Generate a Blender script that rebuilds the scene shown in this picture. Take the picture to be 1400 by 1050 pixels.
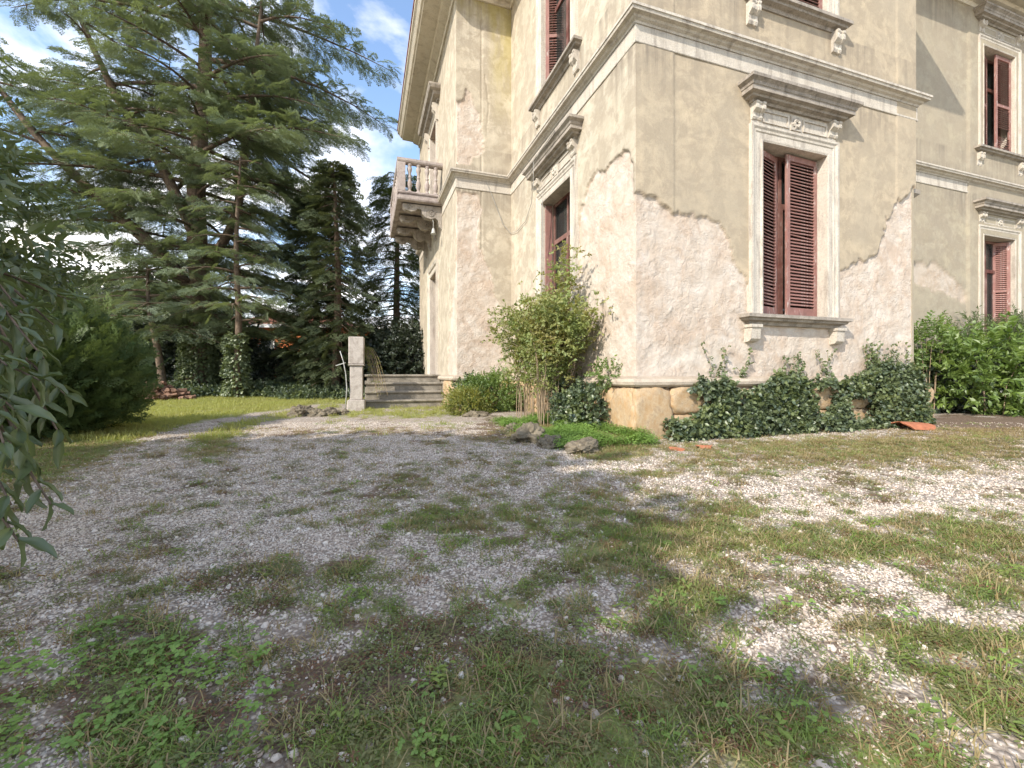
import bpy, bmesh, math, random
import numpy as np
from mathutils import Vector, Matrix, noise as mnoise, Euler
R = math.radians
random.seed(7); RNG = np.random.default_rng(7)
for o in list(bpy.data.objects): bpy.data.objects.remove(o)
S = bpy.context.scene; COL = S.collection

# ------------------------------------------------------------------ camera
F, CX, HY, EYE = 595.0, 700.0, 511.0, 1.0            # focal length and horizon in pixels of a 1400 wide picture
cam = bpy.data.cameras.new('camera'); camo = bpy.data.objects.new('camera', cam); COL.objects.link(camo)
cam.sensor_width = 36; cam.lens = F / 1400 * 36; cam.clip_start = .02; cam.clip_end = 2000
cam.shift_y = (HY - 525) / 1400.0
camo.location = (0, 0, EYE); camo.rotation_euler = (R(90), 0, 0)
S.camera = camo
S.render.resolution_x = 1024; S.render.resolution_y = 768
# ------------------------------------------------------------------ light
SUN_AZ, SUN_EL = R(39), R(35)                        # light travels 39 degrees right of +Y
w = bpy.data.worlds.new('World'); S.world = w; w.use_nodes = True
nt = w.node_tree; nt.nodes.clear()
def wn(t, **k):
    n = nt.nodes.new(t)
    for a, b in k.items():
        if hasattr(n, a): setattr(n, a, b)
        else: n.inputs[a].default_value = b
    return n
wo = wn('ShaderNodeOutputWorld'); bg = wn('ShaderNodeBackground'); bg.inputs['Strength'].default_value = .15
sky = wn('ShaderNodeTexSky'); sky.sky_type = 'NISHITA'; sky.sun_disc = False
sky.sun_elevation = SUN_EL; sky.sun_rotation = R(180) + SUN_AZ; sky.air_density = 1.0; sky.dust_density = .6; sky.ozone_density = 1.2
tc = wn('ShaderNodeTexCoord'); sep = wn('ShaderNodeSeparateXYZ'); nt.links.new(tc.outputs['Generated'], sep.inputs[0])
add = wn('ShaderNodeMath', operation='ADD'); nt.links.new(sep.outputs['Z'], add.inputs[0]); add.inputs[1].default_value = .22
mxz = wn('ShaderNodeMath', operation='MAXIMUM'); nt.links.new(add.outputs[0], mxz.inputs[0]); mxz.inputs[1].default_value = .05
dv = wn('ShaderNodeVectorMath', operation='DIVIDE'); cmb = wn('ShaderNodeCombineXYZ')
nt.links.new(tc.outputs['Generated'], dv.inputs[0])
for i in range(3): nt.links.new(mxz.outputs[0], cmb.inputs[i])
nt.links.new(cmb.outputs[0], dv.inputs[1])
mpw = wn('ShaderNodeMapping'); mpw.inputs['Location'].default_value = (3.1, 1.7, 0); mpw.inputs['Scale'].default_value = (1, 1, .4)
nt.links.new(dv.outputs[0], mpw.inputs[0])
cn = wn('ShaderNodeTexNoise'); cn.inputs['Scale'].default_value = 1.5; cn.inputs['Detail'].default_value = 9; cn.inputs['Roughness'].default_value = .56; cn.inputs['Distortion'].default_value = .3
nt.links.new(mpw.outputs[0], cn.inputs['Vector'])
cr = wn('ShaderNodeValToRGB'); cr.color_ramp.elements[0].position = .44; cr.color_ramp.elements[1].position = .62
nt.links.new(cn.outputs[0], cr.inputs[0])
cn2 = wn('ShaderNodeTexNoise'); cn2.inputs['Scale'].default_value = 3; cn2.inputs['Detail'].default_value = 6
nt.links.new(mpw.outputs[0], cn2.inputs['Vector'])
cc = wn('ShaderNodeValToRGB'); cc.color_ramp.elements[0].position = .33; cc.color_ramp.elements[0].color = (3.0, 3.0, 3.1, 1)
cc.color_ramp.elements[1].position = .65; cc.color_ramp.elements[1].color = (8.6, 8.0, 7.2, 1)
nt.links.new(cn2.outputs[0], cc.inputs[0])
mixw = wn('ShaderNodeMixRGB'); nt.links.new(cr.outputs[0], mixw.inputs[0]); nt.links.new(sky.outputs[0], mixw.inputs[1]); nt.links.new(cc.outputs[0], mixw.inputs[2])
nt.links.new(mixw.outputs[0], bg.inputs[0]); nt.links.new(bg.outputs[0], wo.inputs[0])
sl = bpy.data.lights.new('sun', 'SUN'); sl.energy = 2.4; sl.angle = R(.55); sl.color = (1, .93, .82)
so = bpy.data.objects.new('sun', sl); COL.objects.link(so)
ld = Vector((math.sin(SUN_AZ) * math.cos(SUN_EL), math.cos(SUN_AZ) * math.cos(SUN_EL), -math.sin(SUN_EL)))
so.rotation_euler = ld.to_track_quat('-Z', 'Y').to_euler(); so.location = (-10, -12, 15)
S.view_settings.view_transform = 'Standard'; S.view_settings.look = 'None'
S.view_settings.exposure = 1.32; S.view_settings.gamma = 1; S.view_settings.use_curve_mapping = False

# ------------------------------------------------------------------ measures
TH = math.atan(200 / 595.0)
UX, UY = math.cos(TH), math.sin(TH)
CORNER = (1.9101, 6.6854)
def wor(a, b, z=0): return Vector((CORNER[0] + a * UX - b * UY, CORNER[1] + a * UY + b * UX, z))
def loc(x, y):
    dx, dy = x - CORNER[0], y - CORNER[1]
    return dx * UX + dy * UY, -dx * UY + dy * UX

# ------------------------------------------------------------------ node helper
class B:
    def __init__(s, name):
        s.m = bpy.data.materials.new(name); s.m.use_nodes = True; s.t = s.m.node_tree; s.t.nodes.clear()
        s.out = s.t.nodes.new('ShaderNodeOutputMaterial')
    def n(s, t): return s.t.nodes.new(t)
    def set(s, sock, v):
        if v is None: return
        if isinstance(v, bpy.types.NodeSocket): s.t.links.new(v, sock)
        elif isinstance(v, (tuple, list)) and len(v) == 3 and sock.type == 'RGBA': sock.default_value = (*v, 1)
        else: sock.default_value = v
    def co(s, k='Object'): return s.n('ShaderNodeTexCoord').outputs[k]
    def pos(s): return s.n('ShaderNodeNewGeometry').outputs['Position']
    def map(s, v, sc=(1, 1, 1), lo=(0, 0, 0)):
        n = s.n('ShaderNodeMapping'); s.set(n.inputs[0], v); n.inputs['Scale'].default_value = sc; n.inputs['Location'].default_value = lo; return n.outputs[0]
    def noise(s, v, sc, de=5, ro=.55, di=0, col=False):
        n = s.n('ShaderNodeTexNoise'); s.set(n.inputs['Vector'], v); n.inputs['Scale'].default_value = sc; n.inputs['Detail'].default_value = de
        n.inputs['Roughness'].default_value = ro; n.inputs['Distortion'].default_value = di; return n.outputs[1 if col else 0]
    def vor(s, v, sc, out='Distance', feat='F1', rnd=1):
        n = s.n('ShaderNodeTexVoronoi'); n.feature = feat; s.set(n.inputs['Vector'], v); n.inputs['Scale'].default_value = sc; n.inputs['Randomness'].default_value = rnd; return n.outputs[out]
    def ramp(s, f, st):
        n = s.n('ShaderNodeValToRGB'); s.set(n.inputs[0], f); e = n.color_ramp.elements
        while len(e) < len(st): e.new(.5)
        for i, (p, c) in enumerate(st):
            e[i].position = p; e[i].color = (c, c, c, 1) if isinstance(c, (int, float)) else (*c, 1)
        return n.outputs[0]
    def mix(s, f, a, b, mode='MIX'):
        n = s.n('ShaderNodeMixRGB'); n.blend_type = mode; s.set(n.inputs[0], f); s.set(n.inputs[1], a); s.set(n.inputs[2], b); return n.outputs[0]
    def math(s, op, a, b=0., c=0., cl=False):
        n = s.n('ShaderNodeMath'); n.operation = op; n.use_clamp = cl; s.set(n.inputs[0], a); s.set(n.inputs[1], b); s.set(n.inputs[2], c); return n.outputs[0]
    def attr(s, k):
        n = s.n('ShaderNodeAttribute'); n.attribute_name = k; return n.outputs['Fac']
    def sep(s, v): n = s.n('ShaderNodeSeparateXYZ'); s.set(n.inputs[0], v); return n.outputs
    def rnd(s): return s.n('ShaderNodeObjectInfo').outputs['Random']
    def bump(s, h, st=.5, di=.02, nrm=None):
        n = s.n('ShaderNodeBump'); s.set(n.inputs['Height'], h); n.inputs['Strength'].default_value = st; n.inputs['Distance'].default_value = di
        if nrm: s.set(n.inputs['Normal'], nrm)
        return n.outputs[0]
    def princ(s, c, ro=.85, nrm=None, spec=.3, **k):
        n = s.n('ShaderNodeBsdfPrincipled'); s.set(n.inputs['Base Color'], c); s.set(n.inputs['Roughness'], ro); s.set(n.inputs['Specular IOR Level'], spec)
        if nrm is not None: s.set(n.inputs['Normal'], nrm)
        for a, b in k.items(): s.set(n.inputs[a.replace('_', ' ')], b)
        s.t.links.new(n.outputs[0], s.out.inputs[0]); return s.m
    def leaf(s, c, tr=.35, ro=.5, gl=.08):
        d = s.n('ShaderNodeBsdfDiffuse'); s.set(d.inputs[0], c); t = s.n('ShaderNodeBsdfTranslucent')
        s.set(t.inputs[0], s.mix(1, c, (1.25, 1.2, .6), 'MULTIPLY')); m = s.n('ShaderNodeMixShader'); m.inputs[0].default_value = tr
        s.t.links.new(d.outputs[0], m.inputs[1]); s.t.links.new(t.outputs[0], m.inputs[2])
        g = s.n('ShaderNodeBsdfGlossy'); g.inputs['Roughness'].default_value = ro; m2 = s.n('ShaderNodeMixShader'); m2.inputs[0].default_value = gl
        s.t.links.new(m.outputs[0], m2.inputs[1]); s.t.links.new(g.outputs[0], m2.inputs[2]); s.t.links.new(m2.outputs[0], s.out.inputs[0]); return s.m

def sc3(c, k): return tuple(x * k for x in c)
# ------------------------------------------------------------------ materials
def plaster_mat(name, base, ochre):
    b = B(name); v = b.co(); peel = b.attr('peel'); z = b.sep(v)[2]
    n1 = b.noise(v, 1.1, 8, .65); n2 = b.noise(v, 7, 8, .7); n3 = b.noise(b.map(v, (3.2, 3.2, .4)), 1.6, 7, .7, .5)
    c = b.mix(b.ramp(n1, [(.3, 0), (.7, 1)]), base, ochre)
    c = b.mix(b.ramp(n2, [(.42, 0), (.75, .5)]), c, sc3(base, .62))
    c = b.mix(b.ramp(n3, [(.5, 0), (.75, .35)]), c, (.34, .29, .23))
    n9 = b.noise(v, 2.6, 9, .72, .4)
    c = b.mix(b.ramp(n9, [(.45, 0), (.56, .6), (.68, .3)]), c, (.285, .235, .175))
    c = b.mix(b.ramp(b.noise(v, .7, 8, .7, .3), [(.42, 0), (.62, .65)]), c, (.375, .32, .24))
    c = b.mix(b.math('MULTIPLY', b.attr('stain'), b.ramp(b.noise(b.map(v, (9, 9, .5)), 1.4, 6, .65), [(.35, 0), (.6, .9)])), c, (.22, .185, .145))
    c = b.mix(b.ramp(b.noise(v, 90, 3), [(.35, .25), (.5, 0)]), c, sc3(base, .5))
    # bare render where the plaster has fallen off
    m1 = b.noise(v, 2.2, 7, .62, .6); m2 = b.noise(v, 16, 6, .6, .4)
    p = b.mix(b.ramp(m1, [(.35, 0), (.62, 1)]), (.50, .41, .325), (.585, .52, .445))
    p = b.mix(b.ramp(b.noise(v, 1.6, 8, .7, .8), [(.48, 0), (.6, .6)]), p, (.44, .33, .245))
    p = b.mix(b.ramp(m2, [(.4, 0), (.7, .35)]), p, (.38, .30, .24))
    p = b.mix(b.ramp(b.noise(v, 3.1, 6, .6), [(.55, 0), (.75, .55)]), p, (.68, .62, .56))
    c = b.mix(peel, c, p)
    edge = b.ramp(peel, [(0.02, 0), (.3, 1), (.75, 1), (.98, 0)])
    c = b.mix(b.math('MULTIPLY', edge, .15), c, (.26, .16, .08))
    damp = b.math('SUBTRACT', 1.0, b.math('MULTIPLY', b.math('ADD', z, b.noise(v, 1.7, 4)), .62), cl=True)
    c = b.mix(b.math('MULTIPLY', damp, .5), c, (.30, .24, .18))
    gy = b.math('MULTIPLY', b.attr('moss'), b.ramp(b.noise(b.map(v, (4, 4, 1)), 1.2, 6), [(.3, 0), (.55, 1)]))
    c = b.mix(b.math('MULTIPLY', gy, .55), c, (.40, .33, .07))
    hp = b.math('ADD', b.math('MULTIPLY', b.noise(v, 60, 4), .12), b.math('MULTIPLY', b.noise(v, 8, 4), .25))
    hr = b.math('ADD', b.noise(b.map(v, (1, 1, 1)), 7, 7, .6, 1.2), b.math('MULTIPLY', b.noise(v, 30, 5), .35))
    hr = b.math('MULTIPLY', hr, b.ramp(b.noise(v, 1.3, 4, .6), [(.35, .35), (.62, 1)])); h = b.mix(peel, hp, hr)
    return b.princ(c, .92, b.bump(h, .7, .045), .15)
def stone_mat(name, c1, c2, dark, topd=.7, sc=5):
    b = B(name); v = b.co(); g = b.n('ShaderNodeNewGeometry'); nz = b.sep(g.outputs['Normal'])[2]
    n = b.noise(v, sc, 8, .65); c = b.mix(b.ramp(n, [(.35, 0), (.65, 1)]), c1, c2)
    st = b.noise(b.map(v, (3, 3, .5) if name in ('trim_stone', 'weathered_trim_stone', 'cedar_bark') else (1.6, 1.6, 1.6)), 2.2, 7, .7, .6)
    c = b.mix(b.ramp(st, [(.5, 0), (.7, .75)]), c, dark)
    top = b.math('MULTIPLY', b.ramp(nz, [(.5, 0), (.8, 1)]), b.ramp(b.noise(v, 4, 5), [(.3, .4), (.6, 1)]))
    c = b.mix(b.math('MULTIPLY', top, topd), c, sc3(dark, .7))
    c = b.mix(b.ramp(b.noise(v, 45, 4), [(.35, .35), (.5, 0)]), c, dark)
    return b.princ(c, .88, b.bump(b.math('ADD', b.noise(v, 40, 6, .7), b.math('MULTIPLY', n, .6)), .45, .02), .2)
def paint_mat(name, c, worn=.5):
    b = B(name); v = b.co(); n = b.noise(b.map(v, (1, 1, .25)), 22, 6, .7); big = b.noise(v, 3, 4)
    f = b.math('MULTIPLY', b.ramp(n, [(.56, 0), (.62, 1)]), b.ramp(big, [(.4, 0), (.6, worn)]))
    cc_ = b.mix(b.ramp(b.noise(v, 8, 5), [(.3, 0), (.7, 1)]), c, sc3(c, .6))
    cc_ = b.mix(b.ramp(b.noise(v, 1.7, 5, .6), [(.35, 0), (.65, .45)]), cc_, sc3((.36, .23, .19), 1.))
    return b.princ(b.mix(f, cc_, (.50, .42, .38)), .65, b.bump(n, .3, .004), .35)
def flat_mat(name, c, ro=.7, spec=.3, var=.3, sc=12, bmp=.2):
    b = B(name); v = b.co(); n = b.noise(v, sc, 5, .6)
    return b.princ(b.mix(b.ramp(n, [(.3, 0), (.7, 1)]), c, sc3(c, 1 - var)), ro, b.bump(n, bmp, .01), spec)
def foliage_mat(name, c1, c2, c3, tr=.3, gl=.06, ro=.5, sc=.6):
    b = B(name); r = b.rnd(); n = b.noise(b.pos(), sc, 4)
    c = b.mix(r, c1, c2); c = b.mix(b.ramp(n, [(.42, 0), (.68, .8)]), c, c3)
    c = b.mix(b.ramp(b.noise(b.pos(), 14, 2), [(.35, .35), (.6, 0)]), c, sc3(c1, .6))
    return b.leaf(c, tr, ro, gl)
M = {}
M['plaster'] = plaster_mat('yellowed_plaster', (.475, .39, .28), (.51, .42, .295))
M['plaster2'] = plaster_mat('cream_plaster', (.58, .52, .415), (.575, .50, .38))
M['plaster3'] = plaster_mat('grey_plaster', (.375, .33, .255), (.43, .37, .26))
M['trim'] = stone_mat('trim_stone', (.51, .455, .38), (.58, .53, .45), (.22, .185, .155))
M['trimd'] = stone_mat('weathered_trim_stone', (.28, .245, .205), (.42, .37, .315), (.11, .095, .08), .9)
M['trimp'] = stone_mat('plinth_trim_stone', (.50, .42, .33), (.56, .48, .38), (.30, .23, .17), .5)
M['eavep'] = stone_mat('eave_paint', (.62, .55, .44), (.66, .60, .50), (.36, .30, .23), .1)
M['balc'] = stone_mat('balcony_stone', (.34, .28, .25), (.46, .40, .36), (.13, .10, .10), .7)
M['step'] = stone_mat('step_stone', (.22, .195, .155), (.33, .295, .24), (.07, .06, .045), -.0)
M['ochre'] = stone_mat('ochre_stone', (.44, .28, .14), (.53, .42, .28), (.30, .20, .12), .2, 3.5)
M['tufa'] = stone_mat('tufa_rock', (.12, .10, .07), (.25, .21, .15), (.05, .04, .03), .1, 9)
M['pillar'] = stone_mat('pillar_stone', (.44, .39, .34), (.52, .47, .42), (.22, .18, .15), .5, 9)
M['shutter'] = paint_mat('red_brown_paint', (.30, .135, .112), 1)
M['frame'] = paint_mat('dark_red_frame_paint', (.12, .032, .022), .3)
M['bark'] = stone_mat('cedar_bark', (.12, .085, .06), (.20, .15, .11), (.04, .03, .025), 0, 9)
M['twig'] = flat_mat('pale_stem', (.36, .27, .18), .8)
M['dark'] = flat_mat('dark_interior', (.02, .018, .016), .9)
M['curtain'] = flat_mat('cream_curtain', (.55, .46, .28), .9, .1)
M['terra'] = flat_mat('terracotta', (.45, .17, .09), .85, .2, .35, 8)
M['log'] = stone_mat('split_log', (.20, .11, .075), (.32, .20, .14), (.07, .045, .035), 0, 7)
M['tile'] = flat_mat('roof_tile', (.32, .12, .07), .85, .2, .5)
M['orange'] = flat_mat('orange_wall_paint', (.62, .20, .08), .9, .1, .25, 3)
M['white'] = flat_mat('white_paint', (.74, .73, .70), .7, .2, .15)
M['greyw'] = flat_mat('grey_wall_paint', (.36, .35, .33), .9, .1, .2)
M['wire'] = flat_mat('grey_cable', (.42, .40, .36), .5)
M['metal'] = flat_mat('pale_metal', (.50, .50, .46), .45, .5)
b = B('window_glass'); n = b.noise(b.co(), 2, 3)
M['glass'] = b.princ(b.mix(n, (.02, .024, .024), (.05, .06, .055)), .06, None, .8, Alpha=.4)
M['cedar'] = foliage_mat('cedar_needles', (.20, .25, .145), (.27, .33, .18), (.175, .22, .16), .3, .04, .6, .35)
M['cypress'] = foliage_mat('cypress_foliage', (.11, .14, .075), (.16, .19, .095), (.085, .11, .06), .2, .03)
M['conif2'] = foliage_mat('spruce_foliage', (.10, .14, .055), (.15, .19, .075), (.075, .11, .045), .25, .03)
M['thuja'] = foliage_mat('thuja_foliage', (.09, .14, .045), (.15, .20, .065), (.075, .11, .035), .25, .03, .5, 2)
M['hedge'] = foliage_mat('dark_hedge_leaves', (.025, .038, .02), (.045, .065, .03), (.028, .042, .024), .2, .08)
M['laurel'] = foliage_mat('laurel_leaves', (.085, .12, .05), (.14, .18, .075), (.12, .15, .05), .35, .06, .4, 1.5)
M['rose'] = foliage_mat('rose_leaves', (.22, .29, .09), (.33, .38, .13), (.36, .27, .09), .4, .04, .6, 2.3)
M['bushg'] = foliage_mat('bright_bush_leaves', (.14, .23, .045), (.24, .33, .075), (.10, .17, .04), .4, .06, .5, 2)
M['bushy'] = foliage_mat('yellow_bush_leaves', (.24, .26, .05), (.34, .33, .07), (.14, .19, .04), .4, .05, .5, 2)
M['ivy'] = foliage_mat('ivy_leaves', (.13, .17, .085), (.18, .225, .115), (.21, .25, .09), .3, .06, .42, 2)
M['ivyd'] = foliage_mat('dark_ivy_leaves', (.075, .105, .06), (.11, .145, .08), (.08, .12, .055), .3, .06, .42, 2)
M['grassg'] = foliage_mat('green_grass', (.17, .26, .06), (.28, .37, .09), (.27, .31, .085), .4, .03, .6, 1.2)
M['grassl'] = foliage_mat('lawn_grass', (.33, .36, .10), (.44, .45, .14), (.40, .38, .14), .45, .03, .6, .8)
M['grassd'] = foliage_mat('dry_grass', (.36, .28, .14), (.26, .185, .085), (.42, .35, .19), .3, .03, .6, 3)
M['weed'] = foliage_mat('low_weeds', (.15, .20, .07), (.22, .25, .09), (.21, .17, .08), .3, .03, .6, 2.5)
M['redweed'] = foliage_mat('reddish_weeds', (.20, .085, .055), (.26, .13, .07), (.14, .10, .05), .3, .03, .6, 3)
M['clover'] = foliage_mat('clover_leaves', (.20, .33, .07), (.30, .44, .10), (.16, .27, .06), .4, .04, .6, 4)
M['deadleaf'] = foliage_mat('dead_leaves', (.30, .18, .09), (.20, .11, .06), (.38, .27, .15), .2, .03, .6, 3)
b = B('pebble'); r = b.rnd(); n = b.noise(b.co(), 40, 3)
c = b.ramp(r, [(0, (.32, .25, .20)), (.2, (.52, .44, .36)), (.45, (.67, .59, .50)), (.7, (.57, .475, .39)), (.88, (.79, .73, .65)), (1, (.43, .31, .23))])
M['pebble'] = b.princ(b.mix(b.ramp(n, [(.4, 0), (.7, .3)]), c, (.28, .25, .22)), .8, b.bump(n, .3, .002), .25)
def ground_mat():
    b = B('ground_gravel_soil_grass'); v = b.pos()
    g = b.attr('grass'); d = b.attr('dirt')
    wv = b.mix(.035, v, b.noise(v, 7, 3, col=True))
    cell = b.vor(v, 55, 'Color'); cv = b.sep(cell)[0]; dist = b.vor(v, 55, 'Distance')
    cell2 = b.sep(b.vor(v, 27, 'Color'))[1]
    gr = b.ramp(cv, [(0, (.28, .23, .185)), (.25, (.45, .385, .32)), (.6, (.59, .52, .445)), (.88, (.75, .69, .62)), (1, (.37, .28, .21))])
    gr = b.mix(b.ramp(cell2, [(.55, 0), (.9, .35)]), gr, (.34, .27, .21))
    gr = b.mix(b.ramp(dist, [(.35, 0), (.62, .75)]), gr, (.14, .115, .09))
    gr = b.mix(b.ramp(b.noise(v, 1.4, 6, .65), [(.42, 0), (.68, .45)]), gr, (.33, .26, .20))
    so_ = b.mix(b.noise(v, 6, 7, .7), (.085, .058, .042), (.21, .15, .105))
    so_ = b.mix(b.ramp(b.noise(v, 60, 4, .7), [(.52, 0), (.66, .5)]), so_, (.40, .32, .22))
    ln = b.mix(b.ramp(b.noise(v, 28, 6, .8), [(.3, 0), (.7, 1)]), (.12, .135, .045), (.31, .33, .11))
    ln = b.mix(b.ramp(b.noise(v, 2.4, 5), [(.45, 0), (.7, .7)]), ln, (.30, .235, .12))
    br = b.math('SUBTRACT', b.noise(v, 5, 8, .75), .5)
    df = b.ramp(b.math('ADD', d, b.math('MULTIPLY', br, 1.1)), [(.42, 0), (.58, 1)])
    gf = b.ramp(b.math('ADD', g, b.math('MULTIPLY', br, 1.3)), [(.42, 0), (.62, .9)])
    c = b.mix(df, gr, so_); c = b.mix(gf, c, ln)
    h = b.math('ADD', b.math('MULTIPLY', b.math('SUBTRACT', .6, dist), .8), b.math('MULTIPLY', b.noise(v, 90, 4), .3))
    h = b.math('ADD', h, b.math('MULTIPLY', b.noise(v, 9, 5), .7))
    return b.princ(c, .95, b.bump(h, .8, .014), .15)
M['ground'] = ground_mat()

# ------------------------------------------------------------------ numpy noise
def _h(ix, iy, s):
    n = (ix.astype(np.int64) * 374761393 + iy.astype(np.int64) * 668265263 + s * 974711) & 0xffffffff
    n = ((n ^ (n >> 13)) * 1274126177) & 0xffffffff
    return ((n ^ (n >> 16)) & 0xffff) / 65535.0
def vn(x, y, s=0):
    x = np.asarray(x, float); y = np.asarray(y, float)
    ix, iy = np.floor(x), np.floor(y); fx, fy = x - ix, y - iy
    fx = fx * fx * (3 - 2 * fx); fy = fy * fy * (3 - 2 * fy)
    a, b_, c_, d_ = _h(ix, iy, s), _h(ix + 1, iy, s), _h(ix, iy + 1, s), _h(ix + 1, iy + 1, s)
    return (a * (1 - fx) + b_ * fx) * (1 - fy) + (c_ * (1 - fx) + d_ * fx) * fy
def fbm(x, y, o=4, s=0):
    t = 0; a = 1; k = 0
    for i in range(o): t = t + a * vn(x * 2 ** i, y * 2 ** i, s + i * 17); k += a; a *= .55
    return t / k
def poly_sd(px, py, poly):
    """signed distance, positive inside"""
    P = np.array(poly, float); Q = np.roll(P, -1, 0); best = np.full(px.shape, 1e9); ins = np.zeros(px.shape, bool)
    for (x1, y1), (x2, y2) in zip(P, Q):
        dx, dy = x2 - x1, y2 - y1; L = dx * dx + dy * dy + 1e-12
        t = np.clip(((px - x1) * dx + (py - y1) * dy) / L, 0, 1)
        best = np.minimum(best, np.hypot(px - x1 - t * dx, py - y1 - t * dy))
        c_ = ((y1 > py) != (y2 > py)) & (px < (x2 - x1) * (py - y1) / (y2 - y1 + 1e-12) + x1); ins ^= c_
    return np.where(ins, best, -best)

# ------------------------------------------------------------------ mesh helpers
class MB:
    def __init__(s): s.v = []; s.f = []
    def add(s, vs, fs):
        k = len(s.v); s.v += [tuple(p) for p in vs]; s.f += [tuple(i + k for i in f) for f in fs]; return s
    def box(s, x0, x1, y0, y1, z0, z1, tf=None):
        vs = [(x, y, z) for z in (z0, z1) for y in (y0, y1) for x in (x0, x1)]
        if tf: vs = [tf(*p) for p in vs]
        return s.add(vs, [(0, 2, 3, 1), (4, 5, 7, 6), (0, 1, 5, 4), (2, 6, 7, 3), (0, 4, 6, 2), (1, 3, 7, 5)])
    def tube(s, pts, rad, n=7, cap=True):
        pts = [Vector(p) for p in pts]; rad = rad if hasattr(rad, '__len__') else [rad] * len(pts)
        vs = []; side = None
        for i, p in enumerate(pts):
            d = (pts[min(i + 1, len(pts) - 1)] - pts[max(i - 1, 0)]).normalized()
            if side is None: side = d.orthogonal().normalized()
            side = (side - d * side.dot(d)).normalized(); up = d.cross(side)
            for k in range(n):
                a = 2 * math.pi * k / n; vs.append(p + (side * math.cos(a) + up * math.sin(a)) * rad[i])
        fs = [(i * n + k, i * n + (k + 1) % n, (i + 1) * n + (k + 1) % n, (i + 1) * n + k) for i in range(len(pts) - 1) for k in range(n)]
        if cap: fs += [tuple(range(n - 1, -1, -1)), tuple((len(pts) - 1) * n + k for k in range(n))]
        return s.add(vs, fs)
    def lathe(s, prof, n=14, c=(0, 0), sq=False):
        vs = [];
        for r_, z in prof:
            for k in range(n):
                a = 2 * math.pi * (k + .5) / n; vs.append((c[0] + r_ * math.cos(a), c[1] + r_ * math.sin(a), z))
        m = len(prof)
        fs = [(i * n + k, i * n + (k + 1) % n, (i + 1) * n + (k + 1) % n, (i + 1) * n + k) for i in range(m - 1) for k in range(n)]
        fs += [tuple(range(n - 1, -1, -1)), tuple((m - 1) * n + k for k in range(n))]
        return s.add(vs, fs)
    def sweep(s, path, prof, closed_prof=True):
        """profile (out, z) swept along a plan polyline; out is to the right of travel; mitred corners"""
        P = [Vector((p[0], p[1])) for p in path]; nrm = []
        for i in range(len(P)):
            ns = []
            if i > 0: d = (P[i] - P[i - 1]).normalized(); ns.append(Vector((d.y, -d.x)))
            if i < len(P) - 1: d = (P[i + 1] - P[i]).normalized(); ns.append(Vector((d.y, -d.x)))
            if len(ns) == 2: m = ns[0] + ns[1]; nrm.append(m / (1 + ns[0].dot(ns[1])))
            else: nrm.append(ns[0])
        n = len(prof); vs = [(p.x + q.x * o, p.y + q.y * o, z) for p, q in zip(P, nrm) for o, z in prof]
        fs = [(i * n + k, (i + 1) * n + k, (i + 1) * n + (k + 1) % n, i * n + (k + 1) % n) for i in range(len(P) - 1) for k in range(n if closed_prof else n - 1)]
        if closed_prof: fs += [tuple(range(n)), tuple((len(P) - 1) * n + k for k in range(n - 1, -1, -1))]
        return s.add(vs, fs)
    def mesh(s, name, mat, smooth=False, fix=True):
        me = bpy.data.meshes.new(name); me.from_pydata(s.v, [], s.f)
        if fix:
            bm = bmesh.new(); bm.from_mesh(me); bmesh.ops.recalc_face_normals(bm, faces=bm.faces); bm.to_mesh(me); bm.free()
        if mat is not None: me.materials.append(mat)
        if smooth:
            for p in me.polygons: p.use_smooth = True
        return me
    def build(s, name, mat, parent=None, smooth=False, bevel=0, fix=True):
        o = bpy.data.objects.new(name, s.mesh(name, mat, smooth, fix)); COL.objects.link(o); o.parent = parent
        if bevel:
            m = o.modifiers.new('bevel', 'BEVEL'); m.width = bevel; m.segments = 1; m.limit_method = 'ANGLE'
        return o
def obj(name, me, parent=None, loc_=None, rot=None, scl=None):
    o = bpy.data.objects.new(name, me); COL.objects.link(o); o.parent = parent
    if loc_ is not None: o.location = loc_
    if rot is not None: o.rotation_euler = rot
    if scl is not None: o.scale = scl if hasattr(scl, '__len__') else (scl,) * 3
    return o
def tag(o, label=None, cat=None, group=None, kind=None):
    for k, v in (('label', label), ('category', cat), ('group', group), ('kind', kind)):
        if v: o[k] = v
    return o
def empty(name, loc_=(0, 0, 0), rz=0):
    o = bpy.data.objects.new(name, None); COL.objects.link(o); o.location = loc_; o.rotation_euler = (0, 0, rz); return o
def rock_mesh(name, mat, sub=3, amp=.3, freq=1.5, seed=0, scl=(1, 1, 1), flat=False):
    bm = bmesh.new(); bmesh.ops.create_icosphere(bm, subdivisions=sub, radius=1)
    for v_ in bm.verts:
        p = v_.co * freq + Vector((seed * 7.3, seed * 3.1, seed))
        k = 1 + amp * mnoise.noise(p) + (amp * .45 * mnoise.noise(p * 2.3) + amp * .28 * mnoise.noise(p * 5.1) if sub > 1 else 0)
        q = v_.co * k
        if flat:
            for i in range(3): q[i] = max(-.74, min(.74, q[i])) / .74
            q *= 1 + .08 * mnoise.noise(p * 2) + .06 * mnoise.noise(p * 4.5) + .03 * mnoise.noise(p * 11)
        v_.co = Vector((q.x * scl[0], q.y * scl[1], q.z * scl[2]))
    me = bpy.data.meshes.new(name); bm.to_mesh(me); bm.free(); me.materials.append(mat)
    for p in me.polygons: p.use_smooth = sub > 1
    return me

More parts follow.
